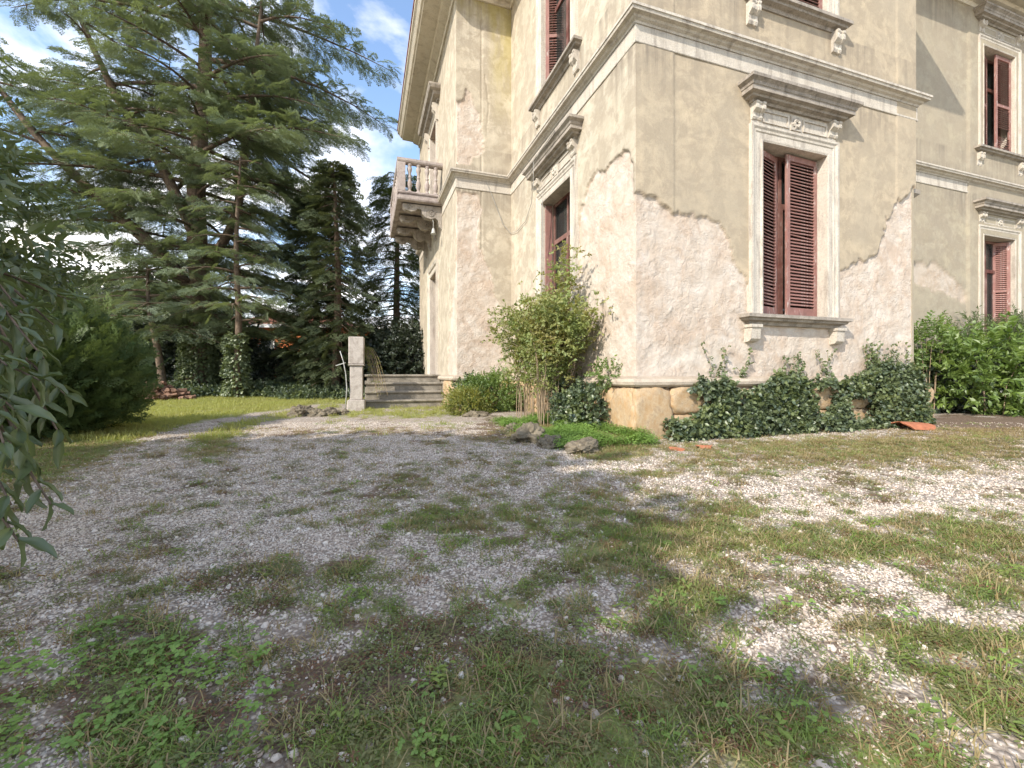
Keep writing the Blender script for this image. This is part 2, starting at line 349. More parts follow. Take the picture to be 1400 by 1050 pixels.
# ------------------------------------------------------------------ scattering with geometry nodes (foliage, grass, gravel)
def scatter(name, protos, pts, rot, scl, idx=None, parent=None):
    pts = np.asarray(pts, np.float32); N = len(pts)
    me = bpy.data.meshes.new(name); me.vertices.add(N); me.vertices.foreach_set('co', pts.ravel())
    a = me.attributes.new('rot', 'FLOAT_VECTOR', 'POINT'); a.data.foreach_set('vector', np.asarray(rot, np.float32).ravel())
    a = me.attributes.new('scl', 'FLOAT', 'POINT'); a.data.foreach_set('value', np.asarray(scl, np.float32).ravel())
    if idx is None: idx = RNG.integers(0, len(protos), N)
    a = me.attributes.new('idx', 'INT', 'POINT'); a.data.foreach_set('value', np.asarray(idx, np.int32).ravel())
    o = bpy.data.objects.new(name, me); COL.objects.link(o); o.parent = parent
    g = bpy.data.node_groups.new('scatter_' + name, 'GeometryNodeTree')
    g.interface.new_socket('Geometry', in_out='INPUT', socket_type='NodeSocketGeometry'); g.interface.new_socket('Geometry', in_out='OUTPUT', socket_type='NodeSocketGeometry')
    gi = g.nodes.new('NodeGroupInput'); go = g.nodes.new('NodeGroupOutput'); ip = g.nodes.new('GeometryNodeInstanceOnPoints')
    jn = g.nodes.new('GeometryNodeJoinGeometry')
    for pm in protos:
        po = bpy.data.objects.new('proto_' + pm.name, pm)
        oi = g.nodes.new('GeometryNodeObjectInfo'); oi.inputs['Object'].default_value = po; oi.inputs['As Instance'].default_value = False
        ti = g.nodes.new('GeometryNodeGeometryToInstance'); g.links.new(oi.outputs['Geometry'], ti.inputs[0]); g.links.new(ti.outputs[0], jn.inputs[0])
    def na(k, t):
        n = g.nodes.new('GeometryNodeInputNamedAttribute'); n.data_type = t; n.inputs['Name'].default_value = k; return n.outputs['Attribute']
    g.links.new(gi.outputs[0], ip.inputs['Points']); g.links.new(jn.outputs[0], ip.inputs['Instance'])
    ip.inputs['Pick Instance'].default_value = True
    g.links.new(na('idx', 'INT'), ip.inputs['Instance Index']); g.links.new(na('rot', 'FLOAT_VECTOR'), ip.inputs['Rotation']); g.links.new(na('scl', 'FLOAT'), ip.inputs['Scale'])
    g.links.new(ip.outputs[0], go.inputs[0])
    m = o.modifiers.new('scatter', 'NODES'); m.node_group = g
    return o
def eul(dirs, roll):
    """euler turning +X towards each direction, rolled about it"""
    out = []
    for d, r_ in zip(dirs, roll):
        q = Vector(d).to_track_quat('X', 'Z'); q = q @ Euler((r_, 0, 0)).to_quaternion(); out.append(tuple(q.to_euler()))
    return np.array(out)

# ------------------------------------------------------------------ leaf and frond prototypes (all grow along +X)
def leaf_into(mb, base, d, up, L, W, fold=.25, droop=.25):
    d = Vector(d).normalized(); s_ = d.cross(Vector(up)); s_ = s_.normalized() if s_.length > 1e-4 else d.orthogonal().normalized(); u_ = s_.cross(d)
    base = Vector(base); P = lambda t, w_, h: base + d * (t * L) + s_ * (w_ * W) + u_ * (h * L)
    mb.add([P(0, 0, 0), P(.35, .5, fold * .3 - droop * .1), P(.35, 0, -droop * .1), P(.35, -.5, fold * .3 - droop * .1),
            P(.72, .38, fold * .2 - droop * .45), P(.72, 0, -droop * .45), P(.72, -.38, fold * .2 - droop * .45), P(1, 0, -droop)],
           [(0, 2, 1), (0, 3, 2), (1, 2, 5, 4), (2, 3, 6, 5), (4, 5, 7), (5, 6, 7)])
def spray_proto(name, mat, n=10, L=.3, leafL=.08, leafW=.035, spread=1., seed=0, flat=False, stem=True):
    rg = random.Random(seed); mb = MB()
    if stem: mb.tube([(0, 0, 0), (L * .5, 0, .01), (L, 0, 0)], [.004, .003, .001], 3, False)
    for i in range(n):
        t = (i + .5) / n; a = (i % 2 * 2 - 1) * rg.uniform(.5, 1.2) * spread if flat else rg.uniform(0, 6.28)
        if flat: d = Vector((math.cos(a), math.sin(a), rg.uniform(-.25, .25)))
        else: d = Vector((rg.uniform(.2, .8), math.cos(a) * spread, math.sin(a) * spread))
        leaf_into(mb, (L * t, 0, 0), d, (rg.uniform(-.5, .5), rg.uniform(-.5, .5), 1), leafL * rg.uniform(.6, 1.2), leafW * rg.uniform(.7, 1.2), rg.uniform(0, .4), rg.uniform(0, .4))
    return mb.mesh(name, mat, fix=False)
def frond_proto(name, mat, L=.9, nb=11, seed=0, side=.42, nl=.05, nw=.012, droop=.25, dens=1.):
    """flat conifer spray: a twig, side twigs, needle tufts"""
    rg = random.Random(seed); mb = MB()
    for i in range(nb * 2):
        t = (i // 2 + .5) / nb; sg = 1 if i % 2 else -1
        bl = side * (1 - t * .75) * rg.uniform(.65, 1.1); ang = sg * rg.uniform(.6, .95)
        x0, z0 = L * t, -droop * t * t * L; n = max(3, int(bl / .055 * dens))
        for k in range(n):
            s_ = (k + .6) / n; px = x0 + math.cos(ang) * bl * s_; py = math.sin(ang) * bl * s_; pz = z0 - droop * .5 * bl * s_ * s_ + rg.uniform(-.01, .01)
            for q in range(3):
                a2 = ang + (q - 1) * .75 + rg.uniform(-.3, .3); ln = nl * rg.uniform(.7, 1.4)
                dx, dy, dz = math.cos(a2) * ln, math.sin(a2) * ln, rg.uniform(-.2, .5) * ln
                ox, oy = -math.sin(a2) * nw, math.cos(a2) * nw
                mb.add([(px - ox, py - oy, pz), (px + ox, py + oy, pz), (px + dx, py + dy, pz + dz)], [(0, 1, 2)])
    return mb.mesh(name, mat, fix=False)
def tuft_proto(name, mat, n=14, H=.05, Wd=.0016, spread=.03, seed=0, lie=.7):
    rg = random.Random(seed); mb = MB()
    for i in range(n):
        a = rg.uniform(0, 6.28); r_ = spread * rg.random() ** .5; x, y = r_ * math.cos(a), r_ * math.sin(a)
        a2 = rg.uniform(0, 6.28); h = H * rg.uniform(.5, 1.3); l = h * rg.uniform(.2, 1.4) * lie; cx_, sx = math.cos(a2), math.sin(a2)
        w_ = Wd * rg.uniform(.7, 1.4); ox, oy = -sx * w_, cx_ * w_
        k = [(0, 0), (.4, .55), (.75, .85), (1, rg.uniform(.6, 1))]
        vs = []
        for j, (f, g_) in enumerate(k[:3]):
            q = 1 - j * .22; vs += [(x + cx_ * l * f - ox * q, y + sx * l * f - oy * q, h * g_), (x + cx_ * l * f + ox * q, y + sx * l * f + oy * q, h * g_)]
        vs.append((x + cx_ * l, y + sx * l, h * k[3][1]))
        mb.add(vs, [(0, 1, 3, 2), (2, 3, 5, 4), (4, 5, 6)])
    return mb.mesh(name, mat, fix=False)
def weed_proto(name, mat, n=12, Rr=.04, lf=.012, seed=0, H=.02, round_=False):
    rg = random.Random(seed); mb = MB()
    for i in range(n):
        a = rg.uniform(0, 6.28); r_ = Rr * rg.random() ** .5; a2 = rg.uniform(0, 6.28)
        h = H * rg.uniform(.3, 1.2)
        for q in range(3 if round_ else 1):
            a3 = a2 + q * 2.09; leaf_into(mb, (r_ * math.cos(a), r_ * math.sin(a), h), (math.cos(a3), math.sin(a3), rg.uniform(-.1, .3)), (0, 0, 1), lf * rg.uniform(.7, 1.3), lf * (.9 if round_ else .45), .1, .2)
    return mb.mesh(name, mat, fix=False)
# ================================================================== GROUND
def px_of(x, y):                                    # where a ground point stands in the 1400 px photograph's layout
    yy = np.maximum(y, .3); return CX + F * x / yy, HY + F * EYE / yy
# (cx, cy, rx, ry, strength) in photo layout: cover of grass, of bare soil
GR = [(200, 960, 330, 120, .75), (760, 1010, 260, 60, .7), (60, 900, 260, 90, .8), (130, 1010, 260, 110, 1), (330, 860, 130, 30, .55), (470, 835, 130, 26, .55), (520, 1010, 180, 60, .85), (760, 960, 150, 60, .75),
      (900, 980, 110, 90, .8), (700, 1035, 300, 40, .9), (640, 710, 150, 38, .55), (800, 705, 120, 40, .6), (860, 750, 90, 45, .65), (740, 745, 90, 20, .3),
      (920, 830, 90, 60, .55), (700, 830, 60, 18, .45), (590, 780, 40, 10, .4), (360, 650, 110, 16, .35), (470, 665, 80, 14, .4), (150, 740, 60, 26, .55), (60, 780, 80, 30, .5), (190, 800, 60, 16, .6), (300, 660, 50, 10, .4),
      (1040, 1010, 80, 60, .9), (980, 960, 40, 50, .8), (1130, 960, 90, 26, .55), (960, 740, 70, 40, .75), (1000, 700, 70, 18, .6), (1060, 740, 100, 26, .75), (1200, 750, 110, 26, .75), (1330, 740, 100, 30, .7), (1390, 800, 90, 24, .7), (1200, 715, 200, 12, .45),
      (1290, 880, 110, 26, .85), (1360, 960, 110, 60, .8), (1200, 860, 50, 12, .6), (1080, 810, 50, 20, .5), (1250, 1040, 120, 30, .7), (1040, 780, 60, 18, .5), (1390, 880, 50, 30, .6),
      (1150, 612, 260, 20, .65), (1330, 600, 110, 16, .55), (1000, 640, 120, 12, .5), (880, 648, 50, 6, .8), (840, 612, 60, 16, 1), (740, 585, 60, 14, .8), (1280, 640, 160, 8, .4),
      (200, 562, 260, 20, 1.2), (330, 550, 260, 10, 1.2), (280, 600, 55, 30, 1), (100, 590, 110, 22, 1.2), (20, 640, 110, 30, 1), (440, 558, 100, 12, .9), (560, 566, 90, 8, .7), (600, 580, 90, 9, .45), (390, 590, 50, 14, .45), (700, 600, 80, 8, .45), (480, 590, 70, 7, .4), (700, 640, 60, 8, .4)]
DR = [(230, 960, 430, 110, 1.25), (60, 830, 160, 50, .8), (560, 880, 160, 40, .7), (820, 980, 170, 90, 1.0), (370, 930, 160, 70, 1), (280, 870, 60, 20, .6), (690, 890, 60, 30, .8), (80, 860, 130, 60, .7), (150, 1000, 300, 110, .8), (700, 1020, 330, 70, .8), (900, 970, 110, 90, .7), (470, 860, 110, 30, .6),
      (900, 760, 70, 60, .6), (660, 700, 130, 30, .35), (850, 700, 120, 40, .5), (100, 650, 90, 24, .8), (1150, 625, 250, 18, .55), (1340, 580, 130, 12, 1.1), (1320, 600, 120, 24, .7), (1300, 745, 180, 35, .45), (1080, 740, 120, 30, .4), (1370, 950, 90, 70, .5), (1050, 1010, 80, 50, .6), (1380, 800, 80, 40, .5),
      (200, 556, 400, 14, .6), (330, 535, 330, 14, 1), (760, 590, 130, 18, .9), (300, 690, 90, 30, .35), (200, 560, 120, 8, .3)]
def cover(x, y):
    px, py = px_of(x, y)
    wx = (fbm(x * 2.1, y * 2.1, 4, 3) - .5); wy = (fbm(x * 2.1 + 9, y * 2.1, 4, 5) - .5)
    def acc(L):
        t = np.zeros_like(px)
        for cx_, cy_, rx, ry, s_ in L:
            dx = (px - cx_) / rx + wx * 1.1; dy = (py - cy_) / ry + wy * 1.1
            t = np.maximum(t, s_ * np.clip(1.35 - np.sqrt(dx * dx + dy * dy), 0, 1) ** .7)
        return t
    g, d = acc(GR), acc(DR)
    n = fbm(x * 1.3, y * 1.3, 5, 11)
    vis = (y > .95) & (py < 1120) & (px > -120) & (px < 1520)
    far = (y > 12.5)
    base = np.clip((n - .42) * 3.2, 0, .85)
    g = np.where(vis, g, base); g = np.where(far, np.maximum(g, .75), g)
    a, b_ = (x - CORNER[0]) * UX + (y - CORNER[1]) * UY, -(x - CORNER[0]) * UY + (y - CORNER[1]) * UX
    lawn = np.clip((560 - .085 * (px - 330) - py) / 10 + .8, 0, 1) * (px < 640) + np.clip((330 - px + (600 - py) * 2.6) / 60., 0, 1) * (py < 655)
    lawn = np.clip(lawn, 0, 1) * (y > .95)
    t1 = np.interp(py, [552, 558, 566, 576, 600, 640, 700], [450, 415, 360, 300, 232, 165, 60]); w1 = np.interp(py, [552, 566, 576, 600, 640, 700], [14, 22, 24, 36, 62, 100])
    t2 = np.interp(py, [556, 566, 576, 600, 640, 700], [480, 440, 405, 372, 345, 330]); w2 = np.interp(py, [556, 576, 600, 640, 700], [16, 26, 34, 60, 100])
    track = np.maximum(np.exp(-((px - t1 + wx * 40) / w1) ** 2), .85 * np.exp(-((px - t2 + wx * 40) / w2) ** 2)) * (py > 552) * vis      # the worn wheel tracks
    lawn = lawn * (1 - track)
    g = g * (1 - .9 * track); d = d * (1 - .6 * track)
    hi = fbm(x * 7, y * 7, 4, 21)
    g = np.maximum(g, np.clip((fbm(x * 2.7, y * 2.7, 5, 41) - .52) * 4.0, 0, .36) * vis * (1 - track)); d = np.maximum(d, np.clip((fbm(x * 1.9, y * 1.9, 5, 47) - .52) * 4, 0, .55) * vis)
    g = g * np.clip(.25 + 1.5 * hi, 0, 1.25); d = d * np.clip(.3 + 1.4 * hi, 0, 1.2)
    g = np.maximum(g, lawn * (.75 + .4 * hi) * vis); d = d * (1 - .7 * lawn)
    for cx_, cy_, rx, ry in ((400, 925, 150, 60), (690, 885, 70, 26), (285, 880, 60, 18)): g = g * (1 - .85 * np.clip(1.5 - np.hypot((px - cx_) / rx + wx * 1.4, (py - cy_) / ry + wy * 1.4), 0, 1))
    return np.clip(g, 0, 1.2), np.clip(d, 0, 1.2)
def height(x, y):
    a, b_ = (x - CORNER[0]) * UX + (y - CORNER[1]) * UY, -(x - CORNER[0]) * UY + (y - CORNER[1]) * UX
    h = (fbm(x * .8, y * .8, 4, 31) - .5) * .05 + (fbm(x * 5, y * 5, 3, 37) - .5) * .022
    bed = np.clip((a + 1.35) / .35, 0, 1) * np.clip((.1 - a) / .1, 0, 1) * np.clip((b_ + .5) / .3, 0, 1)     # planting bed by the side wall
    h = h + bed * .06
    h = h + np.clip((np.asarray(y) - 16) / 6, 0, 1) * np.clip((-3 - np.asarray(x)) / 4, 0, 1) * .25
    return h
def axis(lo, hi, c0, c1, st, k=1.09):
    m = list(np.arange(c0, c1, st)); s_ = st; x = c0; L = []
    while x > lo: s_ *= k; x -= s_; L.append(x)
    s_ = st; x = m[-1]; H_ = []
    while x < hi: s_ *= k; x += s_; H_.append(x)
    return np.array(L[::-1] + m + H_)
gx, gy = axis(-600, 600, -5.5, 6, .045), axis(-80, 900, .6, 8.5, .045)
X, Y = np.meshgrid(gx, gy); g_, d_ = cover(X, Y); Zg = height(X, Y)
nx, ny = len(gx), len(gy); me = bpy.data.meshes.new('ground')
co = np.stack([X, Y, Zg], -1).reshape(-1, 3).astype(np.float32)
i = np.arange(nx - 1)[None] + nx * np.arange(ny - 1)[:, None]
fa = np.stack([i, i + 1, i + nx + 1, i + nx], -1).reshape(-1, 4)
def np_mesh(me, co, fa):
    me.vertices.add(len(co)); me.vertices.foreach_set('co', co.ravel().astype(np.float32))
    me.loops.add(fa.size); me.loops.foreach_set('vertex_index', fa.ravel().astype(np.int32))
    me.polygons.add(len(fa)); me.polygons.foreach_set('loop_start', (np.arange(len(fa)) * 4).astype(np.int32)); me.update(calc_edges=True)
np_mesh(me, co, fa)
for k, a in (('grass', g_), ('dirt', d_)):
    at = me.attributes.new(k, 'FLOAT', 'POINT'); at.data.foreach_set('value', a.ravel().astype(np.float32))
me.materials.append(M['ground']); me.polygons.foreach_set('use_smooth', np.ones(len(fa), bool))
o = bpy.data.objects.new('ground', me); COL.objects.link(o); tag(o, 'gravel drive with patches of weeds, bare soil and lawn', kind='structure')

def in_view_pts(n, z0, z1, pw=1.0, pad=1.25):
    """points on the ground in front of the camera, depth z0..z1"""
    u_ = RNG.random(n); y = (z0 ** pw + u_ * (z1 ** pw - z0 ** pw)) ** (1 / pw); x = (RNG.random(n) * 2 - 1) * y * pad; return x, y
def outside_house(x, y):
    a, b_ = (x - CORNER[0]) * UX + (y - CORNER[1]) * UY, -(x - CORNER[0]) * UY + (y - CORNER[1]) * UX
    return ~(((a > -.05) & (b_ > -.05) & (a < 6.7)) | ((a > 6.4) & (b_ > 1.7)) | ((a > -1.7) & (b_ > 5.9)) | ((a > -4) & (b_ > 7.3) & (b_ < 12)))
def on_ground(name, protos, n, z0, z1, dens, smin, smax, label, cat=None, pw=1.6, lift=0., sgrow=0., rxy=.15):
    x, y = in_view_pts(n, z0, z1, pw); g, d = cover(x, y)
    br = fbm(x * 14, y * 14, 3, 77) - .5
    p = dens(x, y, g, d, br); k = (RNG.random(n) < p) & outside_house(x, y); x, y = x[k], y[k]; m = len(x)
    z = height(x, y) + lift
    rot = np.stack([RNG.normal(0, rxy, m), RNG.normal(0, rxy, m), RNG.random(m) * 6.28], -1)
    s_ = (smin + (smax - smin) * RNG.random(m)) * (1 + sgrow * np.maximum(y - z0, 0))
    o = scatter(name, protos, np.stack([x, y, z], -1), rot, s_); tag(o, label, None, None, 'stuff')
    return m
peb = [rock_mesh('pebble', M['pebble'], 1, .6, 1.6, s_, (1, .8, .55)) for s_ in range(4)]
npb = 0
npb += on_ground('gravel', peb, 110000, .95, 3.4, lambda x, y, g, d, br: np.clip(.95 - g * 1.1 - d * .8 + br * 2.2, .04, 1), .0028, .0078, 'pale gravel pebbles on the near part of the drive', lift=.002, rxy=.5)
npb += on_ground('gravel', peb, 130000, 3.4, 9, lambda x, y, g, d, br: np.clip(1.0 - g * 1.2 - d * .8 + br * 1.6, .02, 1), .005, .0108, 'pale gravel pebbles on the far part of the drive', pw=1.9, lift=.002, rxy=.5)
npb += on_ground('gravel', peb, 2500, .95, 5, lambda x, y, g, d, br: np.clip(1.0 - g * .5, 0, 1), .011, .02, 'larger loose stones lying on the drive', lift=.002, rxy=.5)
tg = [tuft_proto('tuft', M['grassg'], 15, .021, .0013, .04, s_, 1.6) for s_ in range(4)]
td = [tuft_proto('tuft', M['grassd'], 12, .028, .0014, .04, s_ + 10, 1.6) for s_ in range(3)]
tl = [tuft_proto('tuft', M['grassl'], 22, .07, .0032, .10, s_ + 20, .8) for s_ in range(3)]
wd = [weed_proto('weed', M['weed'], 24, .045, .014, s_ + 30) for s_ in range(3)]
rw = [weed_proto('weed', M['redweed'], 26, .045, .011, s_ + 34) for s_ in range(2)]
cl = [weed_proto('clover', M['clover'], 7, .05, .013, s_ + 40, .035, True) for s_ in range(3)]
def pxm(x, y, cx_, cy_, rx, ry):
    a, b_ = px_of(x, y); return np.clip(1.4 - np.hypot((a - cx_) / rx, (b_ - cy_) / ry), 0, 1)
on_ground('grass', tg, 19000, .95, 3.6, lambda x, y, g, d, br: np.clip((g - .35) * 1.1 + br * 2.2, 0, .9), .5, 1.5, 'short green grass growing through the near gravel')
on_ground('grass', tg, 16000, 3.6, 9, lambda x, y, g, d, br: np.clip((g - .35) * 1.2 + br * 1.4, 0, .9), .7, 1.7, 'short green grass growing through the far gravel')
bw = [weed_proto('weed', M['grassg'], 14, .05, .03, s_ + 400, .03) for s_ in range(3)]
on_ground('broad_weeds', bw, 5000, .95, 5.5, lambda x, y, g, d, br: np.clip((np.maximum(g, d * .7) - .35) * .5 + br * 1.2, 0, .4), .4, 1.1, 'small broad leaved weeds among the grass')
on_ground('weeds', wd + wd + rw, 42000, .95, 6.5, lambda x, y, g, d, br: np.clip((np.maximum(g, d) - .15) * 1.1 + br * 2., 0, .9), .5, 1.2, 'low creeping weeds on the gravel and bare soil')
on_ground('dry_grass', td, 36000, .95, 8, lambda x, y, g, d, br: np.clip((g * .7 + d * .5 - .15) * (.65 + .7 * (x > .5)) + br * 1.4, 0, .8), .6, 1.6, 'straw coloured dry grass between the green patches')
on_ground('clover', cl, 9000, .95, 2.6, lambda x, y, g, d, br: pxm(x, y, 110, 990, 230, 110) * .22 + pxm(x, y, 1000, 880, 400, 200) * .02 + pxm(x, y, 640, 1000, 60, 60) * .25 + pxm(x, y, 250, 900, 120, 40) * .3, .35, 1.25, 'bright green clover in the near corner of the drive')
on_ground('lawn', tl, 34000, 6.5, 24, lambda x, y, g, d, br: np.clip((g - .4) * 1.6, 0, 1) * ((x < -1.2) | (y > 11)), .7, 1.3, 'sunlit lawn beyond the drive', pw=1.4)
rp = [tuft_proto('tuft', M['grassg'], 9, .06, .002, .04, s_ + 60, 1.1) for s_ in range(3)]
on_ground('tall_grass', rp, 2500, .95, 3.2, lambda x, y, g, d, br: np.clip((g - .5) * .8 + br, 0, .5), .4, .9, 'longer green blades standing in the near grass')
tw = []
for k in range(4):
    m_ = MB(); q = random.Random(k); m_.tube([(-.06, 0, .003), (-.02, q.uniform(-.008, .008), .006), (.03, q.uniform(-.01, .01), .004), (.07, q.uniform(-.02, .02), .003)], [.0018, .0016, .0013, .0006], 4, False); tw.append(m_.mesh('fallen_twig', M['twig'], fix=False))
on_ground('fallen_twigs', tw, 2600, .95, 8, lambda x, y, g, d, br: .12 + .3 * (d > .4) + 0 * x, .3, 1.2, 'thin dry twigs and straw lying on the drive', rxy=.08)
dl = MB(); leaf_into(dl, (-.03, 0, .003), (1, 0, .1), (0, 0, 1), .05, .03, .5, .1); dlm = dl.mesh('dead_leaf', M['deadleaf'], fix=False)
on_ground('dead_leaves', [dlm], 3000, 1, 9, lambda x, y, g, d, br: .06 + .5 * pxm(x, y, 1100, 625, 200, 20) + .5 * pxm(x, y, 100, 650, 90, 20), .4, 1., 'brown fallen leaves lying on the drive', rxy=.4)

# ================================================================== VILLA
villa = empty('villa', (CORNER[0], CORNER[1], 0), TH)
tag(villa, 'old yellow villa with peeling plaster, red shutters and a stone balcony', 'villa')
YI, SI, BR = 5.995, -1.578, 1.8                   # inner corner, projecting block's side, recessed right wall
def heightfield_wall(name, mat, tf, t0, t1, z0, z1, step, holes, fn, parent=villa):
    """a wall face as fine relief; fn(T, Z) -> (outward displacement, peel, moss)"""
    T1 = np.linspace(t0, t1, max(2, int((t1 - t0) / step) + 1)); Z1 = np.linspace(z0, z1, max(2, int((z1 - z0) / step) + 1))
    T, Z = np.meshgrid(T1, Z1); D, P, MO = fn(T, Z)
    co = tf(T, D, Z); co = np.stack(co, -1).reshape(-1, 3)
    n = len(T1); i = np.arange(n - 1)[None] + n * np.arange(len(Z1) - 1)[:, None]
    Tc, Zc = (T[:-1, :-1] + T[1:, 1:]) / 2, (Z[:-1, :-1] + Z[1:, 1:]) / 2; keep = np.ones(Tc.shape, bool)
    for (a, b_, c_, d_) in holes: keep &= ~((Tc > a) & (Tc < b_) & (Zc > c_) & (Zc < d_))
    i = i[keep]; fa = np.stack([i, i + 1, i + n + 1, i + n], -1).reshape(-1, 4)
    me = bpy.data.meshes.new(name); np_mesh(me, co, fa)
    ST = np.zeros_like(T)
    for zt, ln in ((6.06, .9), (11.3, 1.5), (7.2, .7)): ST = np.maximum(ST, np.clip(1 - (zt - Z) / ln, 0, 1) * (Z < zt + .02) * np.clip(fbm(T * 2.2, Z * 0, 3, int(zt * 10)) * 2.2 - .6, 0, 1))
    ST = np.maximum(ST, np.clip(1 - (Z - 6.52) / .35, 0, 1) * (Z > 6.5))
    for (a, b_, c_, d_) in holes:
        for e in (a - .38, b_ + .38): ST = np.maximum(ST, np.clip(1 - np.abs(T - e) / .22, 0, 1) * np.clip(1 - (c_ - .2 - Z) / 1.3, 0, 1) * (Z < c_ - .15))
    for k, a in (('peel', P), ('moss', MO), ('stain', ST)):
        at = me.attributes.new(k, 'FLOAT', 'POINT'); at.data.foreach_set('value', a.ravel().astype(np.float32))
    me.polygons.foreach_set('use_smooth', np.ones(len(fa), bool)); me.materials.append(mat)
    o = bpy.data.objects.new(name, me); COL.objects.link(o); o.parent = parent; return o
TP = .035                                          # plaster thickness
def relief(T, Z, seed, polys, grooves=(), strips=(), cracks=(), step=.02):
    nz = (fbm(T * 3.1, Z * 3.1, 5, seed) - .5) * .38 + (fbm(T * 14, Z * 14, 3, seed + 3) - .5) * .045
    sd = np.full(T.shape, -9.)
    for p in polys: sd = np.maximum(sd, poly_sd(T, Z, p))
    sd = sd + nz * np.clip(1.2 - np.abs(sd) * .5, 0, 1)
    peel = np.clip(sd / (step * 1.2) + .5, 0, 1)
    D = TP * (1 - peel)
    D = D + (1 - peel) * (fbm(T * 1.1, Z * 1.1, 3, seed + 7) - .5) * .012 + peel * (fbm(T * 5, Z * 5, 4, seed + 9) - .5) * .030
    for (a, b_, h) in strips: D = D + h * (np.clip((T - a) / step, 0, 1) * np.clip((b_ - T) / step, 0, 1)) * (1 - peel)
    for (a, h) in grooves: D = D - h * np.clip(1 - np.abs(T - a) / (step * 1.3), 0, 1) * (1 - peel)
    for pts in cracks:
        for (x1, y1), (x2, y2) in zip(pts[:-1], pts[1:]):
            dx, dy = x2 - x1, y2 - y1; t = np.clip(((T - x1) * dx + (Z - y1) * dy) / (dx * dx + dy * dy), 0, 1)
            dd = np.hypot(T - x1 - t * dx + (fbm(T * 9, Z * 9, 2, 5) - .5) * .06, Z - y1 - t * dy)
            D = D - .02 * np.clip(1 - dd / .022, 0, 1)
    return D, peel
ck = lambda T, T0: np.clip(1 - (T - T0) / .02, 0, 1)                  # carries the corner out to where both faces meet
tfR = lambda T, D, Z: (T, -D, Z)
tfL = lambda T, D, Z: (-D, T, Z)
tfL2 = lambda T, D, Z: (SI - D, T, Z)
hfR = lambda T, D, Z: (T - D * ck(T, 0), -D, Z)
hfL = lambda T, D, Z: (-D, T - D * ck(T, 0), Z)
hfP = lambda T, D, Z: (T - D * ck(T, SI), YI - D, Z)
hfL2 = lambda T, D, Z: (SI - D, T - D * ck(T, YI), Z)
tfR2 = lambda T, D, Z: (T, BR - D, Z)
WC_R, WC_L, WC_R2 = 3.23, 2.9, 13.5
def hole(c, z): return (c - .8, c + .8, z + .0, z + 2.98)
cornerpeel = lambda Z: 0
def fnR(T, Z):
    poly = [(-.5, 3.80), (0, 3.80), (.3, 3.68), (.68, 3.55), (.95, 3.5), (1.15, 3.58), (1.62, 3.55), (1.86, 3.2), (2.0, 2.75), (2.2, 2.4), (2.3, 2.0), (3.2, 1.9), (4.3, 2.0), (4.37, 2.9), (4.72, 3.05), (5.12, 3.2), (5.45, 3.42), (5.52, 3.85), (5.75, 4.2), (5.95, 4.42), (6.4, 4.75), (7.2, 4.9), (7.2, -1), (-.5, -1)]
    D, P = relief(T, Z, 101, [poly], strips=((-.1, .68, .012), (5.92, 6.7, .014)), cracks=[[(4.4, 1.2), (4.37, 1.5)]])
    k = np.clip((.10 - T) / .1, 0, 1); D = D * (1 - k) + (TP * np.clip((Z - 3.78 + .06 * np.sin(Z * 40)) / .03, 0, 1)) * k
    P = P * (1 - k) + k * (Z < 3.78)
    return D, P, np.zeros_like(T)
def fnL(T, Z):
    poly = [(-.5, 3.80), (.02, 3.8), (.07, 4.0), (.09, 4.45), (.25, 4.52), (.7, 4.5), (1.15, 4.55), (1.5, 4.45), (1.75, 4.2), (1.86, 3.6), (1.88, 1.9), (3.9, 1.7), (4.6, 1.5), (5.2, 1.1), (6.2, .95), (6.2, -1), (-.5, -1)]
    D, P = relief(T, Z, 131, [poly], step=.025, strips=((-.1, .5, .006),))
    k = np.clip((.07 - T) / .07, 0, 1); D = D * (1 - k) + (TP * np.clip((Z - 3.78 + .06 * np.sin(Z * 40)) / .03, 0, 1)) * k
    P = P * (1 - k) + k * (Z < 3.78)
    return D, P, np.zeros_like(T)
def fnP(T, Z):
    up = [(SI - .3, 8.1), (-1.46, 8.45), (-1.33, 8.85), (-1.2, 8.65), (-1.02, 8.2), (-.93, 7.6), (-.92, 7.15), (-1.08, 7.0), (-1.25, 6.78), (SI - .3, 6.7)]
    lo = [(SI - .3, 5.95), (-1.1, 5.98), (-.93, 5.85), (-.95, 5.2), (-1.06, 4.7), (-.8, 4.15), (-.5, 3.4), (-.42, 2.7), (-.28, 2.0), (-.2, 1.2), (-.1, .2), (-.1, -1), (SI - .3, -1)]
    D, P = relief(T, Z, 151, [up, lo], grooves=((-.9, .02),), step=.025, cracks=[[(-.6, 5.9), (-.25, 5.2), (0, 4.6)], [(-.8, 9.3), (-.7, 8.5), (-.75, 7.6)]])
    k = np.clip((T - SI) / .06, 0, 1); D = D * k + TP * (1 - k) * (1 - P)
    mo = np.clip((T + .75) / .3, 0, 1) * np.clip((Z - 7.8) / 2.6, 0, 1) + np.clip((Z - 10.6) / .8, 0, 1)
    return D, P, np.clip(mo, 0, 1)
def fnL2(T, Z):
    lo = [(5.9, 5.0), (6.3, 3.6), (6.6, 3.2), (6.9, 2.6), (7.2, 1.8), (7.3, .8), (7.3, -1), (5.9, -1)]
    D, P = relief(T, Z, 171, [lo], step=.04, cracks=[[(6.6, 2.2), (6.7, 3.1), (7.1, 3.9), (7.2, 2.6)]])
    k = np.clip((T - YI) / .06, 0, 1); DP, PP, _ = fnP(np.full_like(T, SI), Z); D = D * k + DP * (1 - k); P = P * k + PP * (1 - k)
    return D, P, np.zeros_like(T)
